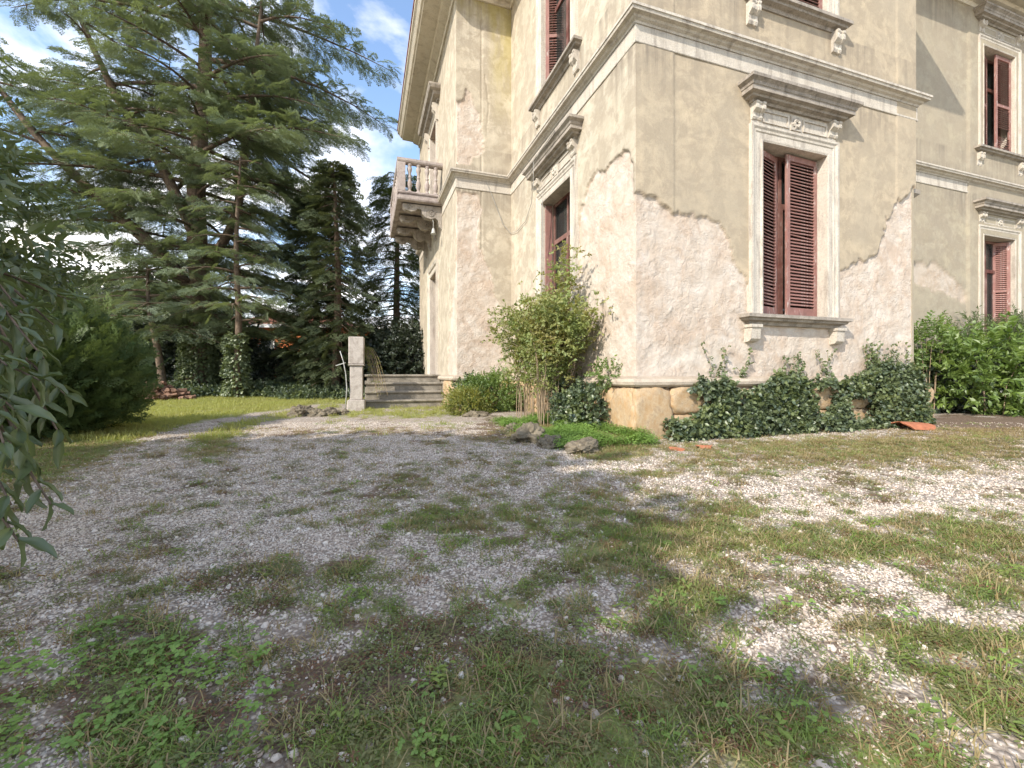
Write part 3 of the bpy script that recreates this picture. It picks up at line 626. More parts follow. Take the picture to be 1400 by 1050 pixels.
def fnR2(T, Z):
    p1 = [(9.6, 3.9), (10.6, 4.0), (11.6, 3.6), (12.1, 3.2), (12.0, 2.9), (10.8, 3.3), (9.8, 3.4)]
    D, P = relief(T, Z, 191, [p1, [(9, 1.3), (11, 1.5), (21, 1.1), (21, -1), (6, -1), (6, 1.3)]], strips=((12.0, 21, .035),), cracks=[[(12.05, 1.5), (11.95, 6.0)], [(12.0, 6.6), (12.1, 11)], [(9.6, 4.4), (10.8, 4.6), (11.8, 4.2)]], step=.05)
    return D, P * .8, np.zeros_like(T)
heightfield_wall('wall', M['plaster'], hfR, 0, 6.5, -.3, 12.0, .0235, [hole(WC_R, 2.0), hole(WC_R, 7.4)], fnR)
heightfield_wall('wall', M['plaster2'], hfL, 0, YI, -.3, 12.0, .028, [hole(WC_L, 2.0), hole(WC_L, 7.4)], fnL)
heightfield_wall('wall', M['plaster2'], hfP, SI, 0, -.3, 12.0, .025, [], fnP)
heightfield_wall('wall', M['plaster2'], hfL2, YI, 14.4, -.3, 12.0, .045, [(9.3, 10.9, .97, 4.6), (9.3, 10.9, 6.55, 9.9)], fnL2)
heightfield_wall('wall', M['plaster3'], tfR2, 6.5, 19, -.3, 12.0, .055, [hole(WC_R2, 2.0), hole(WC_R2, 7.4)], fnR2)
mb = MB(); mb.box(6.44, 6.5, -.01, BR + .1, -.3, 12); mb.build('wall', M['plaster3'], villa)
mb = MB(); mb.box(SI + .02, 19, 14.3, 14.42, -.3, 12); mb.box(18.9, 19, BR, 14.4, -.3, 12); mb.build('wall', M['plaster3'], villa)
# dark rooms behind the openings
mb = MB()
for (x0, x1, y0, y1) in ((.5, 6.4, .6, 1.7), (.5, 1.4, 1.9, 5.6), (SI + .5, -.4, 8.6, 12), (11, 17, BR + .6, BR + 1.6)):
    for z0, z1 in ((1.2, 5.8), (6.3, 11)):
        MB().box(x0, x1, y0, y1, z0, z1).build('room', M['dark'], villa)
PATH = [(19.2, BR), (6.5, BR), (6.5, 0), (0, 0), (0, YI), (SI, YI), (SI, 14.45)]   # outward is to the left of travel
PATHR = PATH[::-1]
def rev(pts): return [(p[0], p[1]) for p in pts]
mb = MB(); mb.sweep(rev(PATHR), [(0, 6.34), (.06, 6.34), (.07, 6.37), (.11, 6.39), (.13, 6.42), (.19, 6.43), (.20, 6.47), (.215, 6.475), (.215, 6.515), (0, 6.55)])
mb.build('string_course', M['trim'], villa)
mb = MB(); mb.sweep(rev(PATHR), [(0, 6.06), (.048, 6.06), (.055, 6.07), (.055, 6.10), (.045, 6.11), (.045, 6.336), (0, 6.336)])
mb.build('frieze_band', M['trim'], villa)
mb = MB(); mb.sweep(rev(PATHR), [(0, .80), (.10, .80), (.135, .83), (.145, .875), (.13, .92), (.05, .95), (0, .96)])
mb.build('plinth_moulding', M['trimp'], villa)
mb = MB(); mb.sweep(rev(PATHR), [(0, 11.3), (.08, 11.3), (.1, 11.4), (.3, 11.46), (.34, 11.52), (.80, 11.54), (.80, 11.60), (.86, 11.62), (.95, 11.75), (1.0, 11.78), (1.0, 11.9), (0, 12.0)])
mb.build('eave', M['eavep'], villa)
mb = MB(); mb.sweep(rev(PATHR), [(-4.8, 13.9), (1.03, 11.9), (1.03, 11.97), (-4.8, 14.0)]); mb.build('roof', M['tile'], villa)
# plinth stones
st = 0
for seg, L_, tf in (('R', 6.45, lambda t, d, z: (t, -d, z)), ('L', YI, lambda t, d, z: (-d, t, z)), ('P', 1.5, lambda t, d, z: (SI + t, YI - d, z)), ('Q', 1.0, lambda t, d, z: (SI - d, YI + t, z))):
    t = -.10 if seg in 'RL' else 0
    while t < L_:
        wdt = random.uniform(.55, .95)
        for zz, hh in ((-.08, random.uniform(.82, .87)),) if random.random() < .45 or t < .1 else ((-.1, .45), (.36, .43)):
            me = rock_mesh('stone', M['ochre'], 4, .16, 1.6, st, (1, 1, 1), True); st += 1
            o = obj('stone', me, villa, tf(t + wdt / 2, -.02, zz + hh / 2)); sx, sy = (wdt / 2, .15)
            o.scale = (sx, sy, hh / 2) if seg in 'RP' else (sy, sx, hh / 2)
        t += wdt - .02

# ---- windows
def frame_sweep(mb, tf, c, z0, w_, h, prof, bottom=False):
    """profile (offset outward from the opening, protrusion) round three sides of an opening"""
    a, b_ = c - w_ / 2, c + w_ / 2; n = len(prof); vs = []
    for (t, z, sx, sz) in ((a, z0, -1, 0), (a, z0 + h, -1, 1), (b_, z0 + h, 1, 1), (b_, z0, 1, 0)):
        vs += [tf(t + sx * o, d, z + sz * o) for o, d in prof]
    fs = [(i * n + k, (i + 1) * n + k, (i + 1) * n + (k + 1) % n, i * n + (k + 1) % n) for i in range(3) for k in range(n)]
    fs += [tuple(range(n)), tuple(3 * n + k for k in range(n))]; mb.add(vs, fs)
def ledge(mb, tf, c, half, prof):
    """a moulded ledge with mitred returns: profile (out, z) round three sides of a box on the wall"""
    n = len(prof); vs = []; mo = max(o for o, z in prof)
    for sx, k in ((-1, 0), (-1, 1), (1, 1), (1, 0)):
        vs += [tf(c + sx * (half - mo + o), (o if k else -.02), z) for o, z in prof]
    fs = [(i * n + k, (i + 1) * n + k, (i + 1) * n + (k + 1) % n, i * n + (k + 1) % n) for i in range(3) for k in range(n)]
    fs += [(k, k + 1, 3 * n + k + 1, 3 * n + k) for k in range(n - 1)]; mb.add(vs, fs)
def scroll(mb, tf, t, w_, z1, h, p):
    """console bracket: S-shaped side profile extruded sideways, with a rolled front"""
    pr = [(0, z1), (p, z1), (p, z1 - h * .10), (p * .92, z1 - h * .16), (p * .98, z1 - h * .28), (p * .95, z1 - h * .42), (p * .72, z1 - h * .52), (p * .55, z1 - h * .58), (p * .50, z1 - h * .72), (p * .56, z1 - h * .84), (p * .45, z1 - h * .97), (p * .2, z1 - h), (0, z1 - h)]
    n = len(pr)
    for x0, x1, q in ((t - w_ / 2, t - w_ * .2, 1), (t - w_ * .2, t + w_ * .2, .9), (t + w_ * .2, t + w_ / 2, 1)):
        vs = [tf(x, (d * q if d > 0 else -.02), z1 - (z1 - z) * (1 if q == 1 else .97)) for x in (x0, x1) for d, z in pr]
        mb.add(vs, [(k, (k + 1) % n, n + (k + 1) % n, n + k) for k in range(n)] + [tuple(range(n)), tuple(range(2 * n - 1, n - 1, -1))])
SLAT = {}
def slat_mesh(w_):
    k = round(w_, 3)
    if k not in SLAT:
        mb = MB(); hw = w_ / 2; a = R(46)
        vs = []
        for x in (-hw, hw):
            for (yy, zz) in ((-.030, -.006), (.030, -.006), (.030, .006), (-.030, .006)):
                vs.append((x, yy * math.cos(a) - zz * math.sin(a), yy * math.sin(a) + zz * math.cos(a)))
        mb.add(vs, [(0, 1, 5, 4), (1, 2, 6, 5), (2, 3, 7, 6), (3, 0, 4, 7), (0, 3, 2, 1), (4, 5, 6, 7)]); SLAT[k] = mb.mesh('slat', M['shutter'])
    return SLAT[k]
def shutter(tfp, wd_, h, ang, sgn, slats=44, missing=(), mid=True):
    """hinged at tfp (position), leaf runs along +x*sgn rotated by ang about z; built in its own frame"""
    e = empty('shutter', tfp[0], tfp[1] + ang); e.parent = villa
    st_ = .085; mb = MB(); x = lambda q: sgn * q
    def bx(a, b_, z0, z1, t=.022): mb.box(min(x(a), x(b_)), max(x(a), x(b_)), -t, t, z0, z1)
    bx(0, st_, 0, h); bx(wd_ - st_, wd_, 0, h); bx(st_, wd_ - st_, 0, .17, .020); bx(st_, wd_ - st_, h - .1, h, .020); 
    if mid: bx(st_, wd_ - st_, h * .5 - .04, h * .5 + .04, .019)
    mb.build('frame', M['shutter'], e, bevel=.003)
    sm = slat_mesh(max(wd_ - 2 * st_ + .01, .02)); pitch = (h - .30) / slats
    for i in range(slats):
        z = .20 + pitch * (i + .5)
        if i in missing or (mid and abs(z - h * .5) < .05): continue
        o = obj('slat', sm, e, (x(wd_ / 2), 0, z), (random.uniform(-.06, .06), random.uniform(-.006, .006) if random.random() > .08 else .05, 0))
    return e
def window(tf, axis_, c, z0, mat, rotz, kind, out, mirror, label=None, slats=44, ped=True):
    W_, H_ = 1.52, 2.95
    mb = MB(); frame_sweep(mb, tf, c, z0, W_, H_, [(-.0, -.33), (-.0, .075), (.03, .085), (.05, .06), (.15, .06), (.165, .075), (.20, .078), (.23, .10), (.27, .10), (.28, .03), (.28, -.33)])
    wn_ = mb.build('window', M['trim'], villa)
    if label: wn_['label'] = label
    # sill with two console brackets
    mb = MB(); ledge(mb, tf, c, 1.22, [(0, z0 - .17), (.06, z0 - .17), (.08, z0 - .12), (.16, z0 - .10), (.17, z0 - .065), (.22, z0 - .055), (.22, z0 - .0), (0, z0 + .012)])
    mb.build('sill', M['trimd'], wn_)
    for s_ in (-1, 1):
        mb = MB()
        if z0 > 5: scroll(mb, tf, c + s_ * 1.0, .20, z0 - .172, .36, .17)
        else:
            zz = z0 - .172
            for w2, pr in ((.12, [(-.02, zz), (.175, zz), (.175, zz - .05), (-.02, zz - .05)]), (.10, [(-.02, zz - .05), (.155, zz - .05), (.14, zz - .24), (.10, zz - .28), (-.02, zz - .30)])):
                n = len(pr); vs = [tf(c + s_ + sx * w2, d, z) for sx in (-1, 1) for d, z in pr]
                mb.add(vs, [(k, (k + 1) % n, n + (k + 1) % n, n + k) for k in range(n)] + [tuple(range(n)), tuple(range(2 * n - 1, n - 1, -1))])
        mb.build('bracket', M['trim'], wn_)
    if ped:
        zt = z0 + 3.86
        mb = MB(); mb_t = z0 + H_ + .283
        vs = [tf(c + sx * 1.0, d, z) for z in (mb_t, zt - .30) for d in (-.02, .055) for sx in (-1, 1)]
        mb.add(vs, [(0, 2, 3, 1), (4, 5, 7, 6), (0, 1, 5, 4), (2, 6, 7, 3), (0, 4, 6, 2), (1, 3, 7, 5)])
        for a, b_ in ((-.76, -.17), (.17, .76)):       # raised panels of the frieze
            for (p0, p1, q0, q1) in ((a, b_, .05, .075), (a, b_, .235, .26), (a, a + .03, .075, .235), (b_ - .03, b_, .075, .235)):
                vs = [tf(c + xx, d, mb_t + zz) for zz in (q0, q1) for d in (.05, .075) for xx in (p0, p1)]
                mb.add(vs, [(0, 2, 3, 1), (4, 5, 7, 6), (0, 1, 5, 4), (2, 6, 7, 3), (0, 4, 6, 2), (1, 3, 7, 5)])
        mb.build('frieze', M['trim'], wn_)
        # carved rosette
        mb = MB(); zc = mb_t + .155
        for k in range(6):
            a = k * math.pi / 3 + .26
            vs = []
            for (r_, hh) in ((.02, .085), (.06, .10), (.11, .07)):
                for q in (-.035, 0, .035):
                    vs.append(tf(c + r_ * math.cos(a) - q * math.sin(a) * (1.2 if r_ == .06 else .6), hh + (.012 if q == 0 else 0), zc + r_ * math.sin(a) + q * math.cos(a) * (1.2 if r_ == .06 else .6)))
            mb.add(vs, [(0, 1, 4, 3), (1, 2, 5, 4), (3, 4, 7, 6), (4, 5, 8, 7)])
        mb.add([tf(c + .13 * sx, .0, zc + .13 * sz) for sx, sz in ((-1, -1), (1, -1), (1, 1), (-1, 1))] + [tf(c + .12 * sx, .075, zc + .12 * sz) for sx, sz in ((-1, -1), (1, -1), (1, 1), (-1, 1))], [(0, 1, 5, 4), (1, 2, 6, 5), (2, 3, 7, 6), (3, 0, 4, 7), (4, 5, 6, 7)])
        mb.build('rosette', M['trim'], wn_)
        for s_ in (-1, 1):
            mb = MB(); scroll(mb, tf, c + s_ * .90, .21, zt - .30, .27, .17); mb.build('bracket', M['trim'], wn_)
        mb = MB(); ledge(mb, tf, c, 1.28, [(0, zt - .30), (.10, zt - .30), (.12, zt - .265), (.19, zt - .25), (.20, zt - .215), (.27, zt - .205), (.27, zt - .14), (.285, zt - .13), (.30, zt - .09), (.34, zt - .06), (.355, zt - .05), (.355, zt), (0, zt + .03)])
        mb.build('pediment', M['trimd'], wn_)
    # glazed casement
    mb = MB(); a, b_ = c - W_ / 2, c + W_ / 2
    def bx(t0, t1, z_0, z_1, d0, d1, m=None):
        (m or mb).add([tf(t, d, z) for z in (z_0, z_1) for d in (d0, d1) for t in (t0, t1)], [(0, 2, 3, 1), (4, 5, 7, 6), (0, 1, 5, 4), (2, 6, 7, 3), (0, 4, 6, 2), (1, 3, 7, 5)])
    dd0, dd1 = -.30, -.24; fw = .07
    bx(a, a + fw, z0, z0 + H_, dd0, dd1); bx(b_ - fw, b_, z0, z0 + H_, dd0, dd1); bx(a + fw, b_ - fw, z0, z0 + .09, dd0, dd1 - .003); bx(a + fw, b_ - fw, z0 + H_ - .07, z0 + H_, dd0, dd1 - .003)
    bx(a + fw, b_ - fw, z0 + 2.0, z0 + 2.10, dd0, dd1 + .004); bx(c - .055, c + .055, z0 + .09, z0 + 2.0, dd0, dd1 + .008); bx(c - .03, c + .03, z0 + 2.1, z0 + H_ - .07, dd0, dd1)
    mb.build('casement', M['frame'], wn_)
    for (t0, t1, z_0, z_1) in ((a + fw, c - .055, z0 + .09, z0 + 2.), (c + .055, b_ - fw, z0 + .09, z0 + 2.), (a + fw, c - .03, z0 + 2.1, z0 + H_ - .07), (c + .03, b_ - fw, z0 + 2.1, z0 + H_ - .07)):
        m2 = MB(); bx(t0, t1, z_0, z_1, -.275, -.267, m2); m2.build('pane', M['glass'], wn_)
    return wn_
wR = window(tfR, 0, WC_R, 2.0, None, 0, '', 0, 0, 'tall ground floor window with half open red shutters on the sunlit wall')
shutter(((WC_R - .75, .05, 2.02), 0), .70, 2.9, R(17), 1, mid=False)
shutter(((WC_R + .75, .13, 2.02), 0), .80, 2.9, R(3), -1, mid=False)
window(tfR, 0, WC_R, 7.4, None, 0, '', 0, 0)
shutter(((WC_R - .75, .03, 7.42), 0), .74, 2.9, 0, 1); shutter(((WC_R + .75, .03, 7.42), 0), .74, 2.9, 0, -1)
wL = window(tfL, 1, WC_L, 2.0, None, 0, '', 0, 0, 'ground floor window without closed shutters above the rose bush')
mb = MB(); mb.box(.33, .335, WC_L - .35, WC_L + .6, 2.05, 4.0); mb.build('curtain', M['curtain'], villa)
window(tfL, 1, WC_L, 7.4, None, 0, '', 0, 0)
shutter(((.03, WC_L + .75, 2.02), R(-90)), .17, 2.9, R(88), 1, 44)       # folded back into the reveal
shutter(((.04, WC_L + .75, 7.42), R(-90)), .5, 2.9, R(66), 1)
shutter(((.04, WC_L - .75, 7.42), R(90)), .74, 2.9, R(-24), 1)
window(tfR2, 0, WC_R2, 2.0, None, 0, '', 0, 0); window(tfR2, 0, WC_R2, 7.4, None, 0, '', 0, 0)
shutter(((WC_R2 - .75, BR + .03, 7.42), 0), .74, 2.9, R(14), 1); shutter(((WC_R2 + .75, BR + .03, 7.42), 0), .76, 2.9, 0, -1, missing=(6, 7, 8, 9))
shutter(((WC_R2 - .75, BR + .03, 2.02), 0), .40, 2.9, R(30), 1); shutter(((WC_R2 + .75, BR + .03, 2.02), 0), .42, 2.9, R(-40), -1)
# small moulded stub on the return of the side wall
mb = MB(); ledge(mb, lambda t, d, z: (6.5 + d, t, z), .32, .3, [(0, 4.50), (.10, 4.50), (.12, 4.56), (.2, 4.60), (.26, 4.66), (.26, 4.74), (0, 4.76)]); mb.build('ledge', M['trimd'], villa)
# entrance door and balcony door in the projecting block
mb = MB(); DC = 10.1
frame_sweep(mb, tfL2, DC, .975, 1.5, 3.6, [(0, -.35), (0, .06), (.04, .08), (.10, .05), (.22, .05), (.24, .09), (.32, .12), (.34, .12), (.34, -.35)]); dr = mb.build('door_surround', M['trim'], villa)
mb = MB(); frame_sweep(mb, tfL2, DC, 6.56, 1.5, 3.3, [(0, -.35), (0, .06), (.04, .08), (.10, .05), (.22, .05), (.24, .09), (.30, .10), (.30, -.35)]); d2 = mb.build('door_surround', M['trim'], villa)
for z0, h, par in ((.98, 3.59, dr), (6.57, 3.28, d2)):
    mb = MB()
    for k in (-1, 1): mb.box(SI + .25, SI + .31, DC + (0.01 if k > 0 else -.74), DC + (.74 if k > 0 else -.01), z0, z0 + h)
    mb.build('door_leaf', M['frame'], par)
mb = MB(); ledge(mb, tfL2, DC, 1.6, [(0, 10.15), (.10, 10.15), (.12, 10.2), (.25, 10.24), (.28, 10.33), (.38, 10.36), (.42, 10.44), (.42, 10.5), (0, 10.55)]); mb.build('pediment', M['trimd'], villa)
for s_ in (-1, 1):
    mb = MB(); scroll(mb, tfL2, DC + s_ * 1.0, .2, 10.14, .55, .24); mb.build('bracket', M['trim'], villa)
# balcony
BA0, BA1, B0, B1 = SI - 1.40, SI, 8.1, 12.1
bal = MB().box(BA0, SI + .02, B0, B1, 6.40, 6.58).build('balcony', M['balc'], villa)
mb = MB(); mb.sweep([(SI, B1), (BA0, B1), (BA0, B0), (SI, B0)][::-1], [(0, 6.39), (.0, 6.34), (-.05, 6.34), (-.05, 6.38)]);
pth = [(SI + .01, B0), (BA0, B0), (BA0, B1), (SI + .01, B1)][::-1]
mb = MB(); mb.sweep(pth, [(-.14, 6.585), (.03, 6.585), (.045, 6.62), (.03, 6.66), (-.13, 6.66)]); mb.sweep(pth, [(-.1, 6.36), (.04, 6.38), (.06, 6.42), (.06, 6.50), (.0, 6.52), (-.1, 6.52)])
mb.build('moulding', M['balc'], bal)
mb = MB(); mb.sweep(pth, [(-.16, 7.54), (-.02, 7.53), (.03, 7.56), (.05, 7.60), (.05, 7.67), (-.17, 7.69)]); mb.build('rail', M['balc'], bal)
bp = [(.075, 6.66), (.075, 6.70), (.045, 6.72), (.04, 6.75), (.06, 6.79), (.082, 6.88), (.078, 6.95), (.05, 7.04), (.036, 7.10), (.055, 7.12), (.055, 7.14), (.036, 7.16), (.045, 7.25), (.072, 7.34), (.08, 7.40), (.05, 7.47), (.07, 7.49), (.07, 7.54)]
mb = MB(); mb.lathe([(r_, z - 6.66) for r_, z in bp], 12); bm_ = mb.mesh('baluster', M['balc'], True)
spots = [(SI - .12 - .27 * (k + .5), B0 + .06) for k in range(0, 4)] + [(BA0 + .06, B0 + .55 + .27 * k) for k in range(11)] + [(SI - .12 - .27 * (k + .5), B1 - .06) for k in range(0, 4)]
for (x, y) in spots: obj('baluster', bm_, bal, (x, y, 6.66))
for (x, y) in ((BA0 + .08, B0 + .08), (BA0 + .08, B1 - .08), (BA0 + .08, (B0 + B1) / 2)):
    mb = MB(); mb.box(x - .12, x + .12, y - .12, y + .12, 6.66, 7.54); mb.box(x - .125, x - .12 + .0, y - .07, y + .07, 6.8, 7.4); mb.build('post', M['balc'], bal, bevel=.01)
def bracket_big(y, nm='bracket'):
    pr = [(0, 6.34), (1.26, 6.34), (1.28, 6.26), (1.20, 6.16), (1.02, 6.10), (.88, 6.14), (.80, 6.22), (.70, 6.20), (.66, 6.06), (.56, 5.96), (.40, 5.93), (.26, 5.98), (.16, 5.90), (.12, 5.72), (.03, 5.62), (0, 5.60)]
    n = len(pr); mb = MB(); vs = [(SI - d, yy, z) for yy in (y - .11, y + .11) for d, z in pr]
    mb.add(vs, [(k, (k + 1) % n, n + (k + 1) % n, n + k) for k in range(n)]); 
    tri = [(0, i, i + 1) for i in range(1, n - 1)]
    bm = bmesh.new(); 
    mb.add([], [])
    mb.f += [tuple(range(n)), tuple(range(2 * n - 1, n - 1, -1))]
    o = mb.build(nm, M['trimd'], bal)
    # volutes: spiral rolls on both faces
    for (cx_, cz, rr) in ((.38, 6.10, .13), (1.06, 6.24, .09)):
        m2 = MB()
        for yy in (y - .115, y + .115):
            pts = []; 
            for k in range(22):
                a = k * .55; r_ = rr * (1 - k / 24); pts.append((SI - cx_ + r_ * math.cos(a), yy, cz + r_ * math.sin(a)))
            m2.tube(pts, .016, 5)
        m2.build('volute', M['trimd'], bal, smooth=True)
bracket_big(B0 + .25); bracket_big(B1 - .25); bracket_big(B0 + 1.35); bracket_big(B1 - 1.35)
# bell lamp under the balcony, cable on the side wall
mb = MB(); mb.lathe([(.012, 0), (.03, -.01), (.05, -.07), (.06, -.14), (.10, -.19), (.09, -.19), (.0, -.12)], 14); o = mb.build('porch_lamp', M['metal'], None, True)
o.location = wor(SI - .33, 8.15, 5.62); tag(o, 'small bell shaped lamp hanging under the balcony corner', 'lamp')
mb = MB(); mb.tube([wor(SI - .33, 8.15, 5.61), wor(SI - .33, 8.15, 5.8), wor(SI - .33, 8.30, 5.96)], .008, 5)
mb.build('stem', M['metal'], None); bpy.data.objects['stem'].parent = o; bpy.data.objects['stem'].matrix_parent_inverse = Matrix.Translation(-o.location)
mb = MB()
mb.tube([(-.9, YI - .06, 6.6), (-.6, YI - .06, 5.95), (-.3, YI - .08, 5.2), (-.07, YI - .10, 4.95), (-.07, 5.4, 4.85), (-.07, 4.7, 4.9), (-.08, 4.25, 5.2), (-.16, 4.0, 5.35), (-.38, 3.5, 5.6), (-.40, 3.0, 5.75), (-.38, 2.2, 5.84)], .008, 5)
mb.tube([(-.40, 3.3, 5.72), (-.39, 3.35, 5.2), (-.14, 3.42, 5.0), (-.12, 3.45, 4.5), (-.1, 3.5, 3.9)], .007, 5)
o = mb.build('cable', M['wire'], None); o.location = villa.location; o.rotation_euler = (0, 0, TH); tag(o, 'loose grey cable sagging across the side wall and over the window head', 'cable')

# ================================================================== STEPS, PILLAR
sp = empty('stone_steps', wor(-2.8, 8, 0), TH); tag(sp, 'worn stone steps leading up to the entrance door beneath the balcony', 'steps')
W0, W1 = -3.95 + 2.8, SI + 2.8 - .05
for i_, (zt, bb) in enumerate(((.235, 7.42), (.48, 7.77), (.73, 8.12), (.975, 8.47))):
    y0 = bb - 8; mb = MB()
    mb.box(W0 + .02 * i_, W1 - .01, y0 + .04, (12.2 - 8), (zt - .25 if i_ else -.2), zt - .075)
    mb.sweep([(W1, y0 + .30), (W1, y0), (W0, y0), (W0, y0 + .30)], [(0, 0)]) if False else None
    n = 6; pr = [(y0 + .02, zt - .075), (y0 - .005, zt - .06), (y0 - .015, zt - .035), (y0, zt - .008), (y0 + .03, zt), (4.2, zt), (4.2, zt - .075)]
    vs = [(x, a, z) for x in (W0 - .02, W1) for a, z in pr]; n = len(pr)
    mb.add(vs, [(k, (k + 1) % n, n + (k + 1) % n, n + k) for k in range(n)] + [tuple(range(n)), tuple(range(2 * n - 1, n - 1, -1))])
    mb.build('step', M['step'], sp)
pl = empty('stone_pillar', wor(-4.18, 7.15, 0), TH - .05); tag(pl, 'short weathered stone pillar with a square cap at the foot of the steps', 'pillar')
MB().box(-.23, .23, -.23, .23, -.1, .28).build('base', M['pillar'], pl, bevel=.02)
MB().box(-.165, .165, -.165, .165, .28, 1.22).build('shaft', M['pillar'], pl, bevel=.012)
mb = MB(); mb.box(-.20, .20, -.20, .20, 1.26, 2.02); mb.box(-.215, .215, -.215, .215, 1.22, 1.26); mb.build('cap', M['pillar'], pl, bevel=.02)
mb = MB(); p = wor(-4.18, 7.15)
mb.tube([(p.x - .22, p.y - .25, .02), (p.x - .17, p.y - .27, .6), (p.x - .20, p.y - .27, 1.0), (p.x - .27, p.y - .27, 1.35), (p.x - .36, p.y - .26, 1.62)], [.016, .016, .014, .013, .012], 6)
mb.tube([(p.x - .5, p.y - .2, 1.22), (p.x - .2, p.y - .29, 1.30)], .012, 5)
o = mb.build('pole', M['metal'], None, True); tag(o, 'thin pale bent pole leaning on the stone pillar', 'pole')

# ================================================================== ROCKS, SHARDS, LOGS
def rockthing(px, py, s_, seed, label, mat='tufa', nm='rock', dz=0):
    y = F * EYE / (py - HY); x = (px - CX) / F * y
    o = obj(nm, rock_mesh(nm, M[mat], 5, .55, 1.5, seed, s_), None, (x, y, s_[2] * .35 + dz), (0, 0, seed * 1.3)); tag(o, label, 'rock', 'rocks edging the planting bed and lawn'); return o
rockthing(724, 603, (.26, .20, .17), 3, 'dark pitted rock edging the planting bed, nearest the rose bush')
rockthing(752, 611, (.15, .14, .11), 5, 'small dark rock wedged between the two larger bed rocks')
rockthing(797, 617, (.26, .16, .11), 8, 'low brown rock edging the bed in front of the ochre corner stone')
rockthing(704, 588, (.16, .15, .09), 11, 'small tufa rock behind the dark pitted rock')
rockthing(650, 570, (.26, .20, .10), 17, 'pale low rock in front of the yellow green bush')
rockthing(677, 576, (.2, .16, .09), 19, 'pale rock between the yellow green bush and dark rock')
for k, (px, py, q, lb) in enumerate(((412, 568, .34, 'jagged rock at the far left end of the rock row on the lawn'), (432, 569, .22, 'small round rock second from the left in the lawn rock row'), (452, 568, .24, 'rock in the middle of the row beside the stone pillar'), (470, 567, .16, 'small rock touching the foot of the stone pillar'))):
    rockthing(px, py, (q, q * .7, q * .55), 23 + k, lb, 'tufa')
def shard(px, py, L_, seed, label):
    y = F * EYE / (py - HY); x = (px - CX) / F * y; mb = MB(); n = 9; vs = []; rg = random.Random(seed)
    for j in range(5):
        for i_ in range(n):
            a = math.pi * i_ / (n - 1); r_ = L_ * .45
            for q in (1, .88): vs.append(((j / 4 - .5) * L_ * (1 + .25 * math.sin(a * 3 + seed)), r_ * q * math.cos(a), r_ * q * math.sin(a) * .55 - .01))
    W2 = n * 2; fs = []
    for j in range(4):
        for i_ in range(n - 1):
            for q in (0, 1):
                a = j * W2 + i_ * 2 + q; fs.append((a, a + 2, a + 2 + W2, a + W2))
    for j in (0, 4):
        for i_ in range(n - 1): a = j * W2 + i_ * 2; fs.append((a, a + 1, a + 3, a + 2))
    mb.add(vs, fs); o = mb.build('terracotta_shard', M['terra'], None); o.location = (x, y, .01); o.rotation_euler = (rg.uniform(-.1, .1), rg.uniform(-.1, .1), rg.uniform(-.4, .4)); tag(o, label, 'tile')
    return o
shard(1243, 587, .55, 1, 'large curved orange terracotta piece lying near the right end of the ivy')
shard(925, 616, .16, 2, 'small orange terracotta shard at the left foot of the ivy'); shard(962, 613, .18, 3, 'second orange terracotta shard, to the right of the smallest one')
shard(768, 586, .30, 4, 'orange terracotta piece half buried under the rose bush')
lm = []
for k in range(4):
    mb = MB(); n = 7; vs = []; rg = random.Random(k)
    rr = [rg.uniform(.7, 1.1) for _ in range(n)]
    for x in (-.5, .5): vs += [(x + rg.uniform(-.03, .03), .5 * r_ * math.cos(6.283 * i_ / n), .5 * r_ * math.sin(6.283 * i_ / n)) for i_, r_ in enumerate(rr)]
    mb.add(vs, [(i_, (i_ + 1) % n, n + (i_ + 1) % n, n + i_) for i_ in range(n)] + [tuple(range(n)), tuple(range(n, 2 * n))]); lm.append(mb.mesh('log', M['log']))
k = 0
for lay in range(5):
    for _ in range((30, 24, 18, 11, 5)[lay]):
        a = random.uniform(0, 6.28); q = random.random() ** .5 * (1 - lay * .19)
        x = -13.3 + 1.35 * q * math.cos(a); y = 16.4 + .8 * q * math.sin(a)
        o = obj('log', random.choice(lm), None, (x, y, .10 + lay * .13), (random.uniform(-.3, .3), random.uniform(-.35, .35), random.uniform(0, 3.14)), (random.uniform(.25, .5), random.uniform(.12, .2), random.uniform(.1, .17)))
        tag(o, 'split brown log in the firewood heap beside the cedar', 'log', 'logs in the firewood heap'); k += 1

# ================================================================== TREES
def ptl(pts, rad, n=24):
    """smooth a polyline"""
    P = np.array([tuple(p) for p in pts], float); t = np.linspace(0, len(P) - 1, n); out = []
    for q in t:
        i_ = min(int(q), len(P) - 2); f = q - i_; p0, p1, p2, p3 = P[max(i_ - 1, 0)], P[i_], P[i_ + 1], P[min(i_ + 2, len(P) - 1)]
        out.append(.5 * ((2 * p1) + (-p0 + p2) * f + (2 * p0 - 5 * p1 + 4 * p2 - p3) * f * f + (-p0 + 3 * p1 - 3 * p2 + p3) * f ** 3))
    r_ = np.interp(t, range(len(rad)), rad); return [tuple(p) for p in out], list(r_)
def stem_at(pts, f):
    i_ = f * (len(pts) - 1); k = min(int(i_), len(pts) - 2); q = i_ - k; return Vector(pts[k]).lerp(Vector(pts[k + 1]), q)
cedar_fr = [frond_proto('cedar_frond', M['cedar'], .58, 9, s_, .30, .055, .0125, .26, 1.1) for s_ in range(4)]
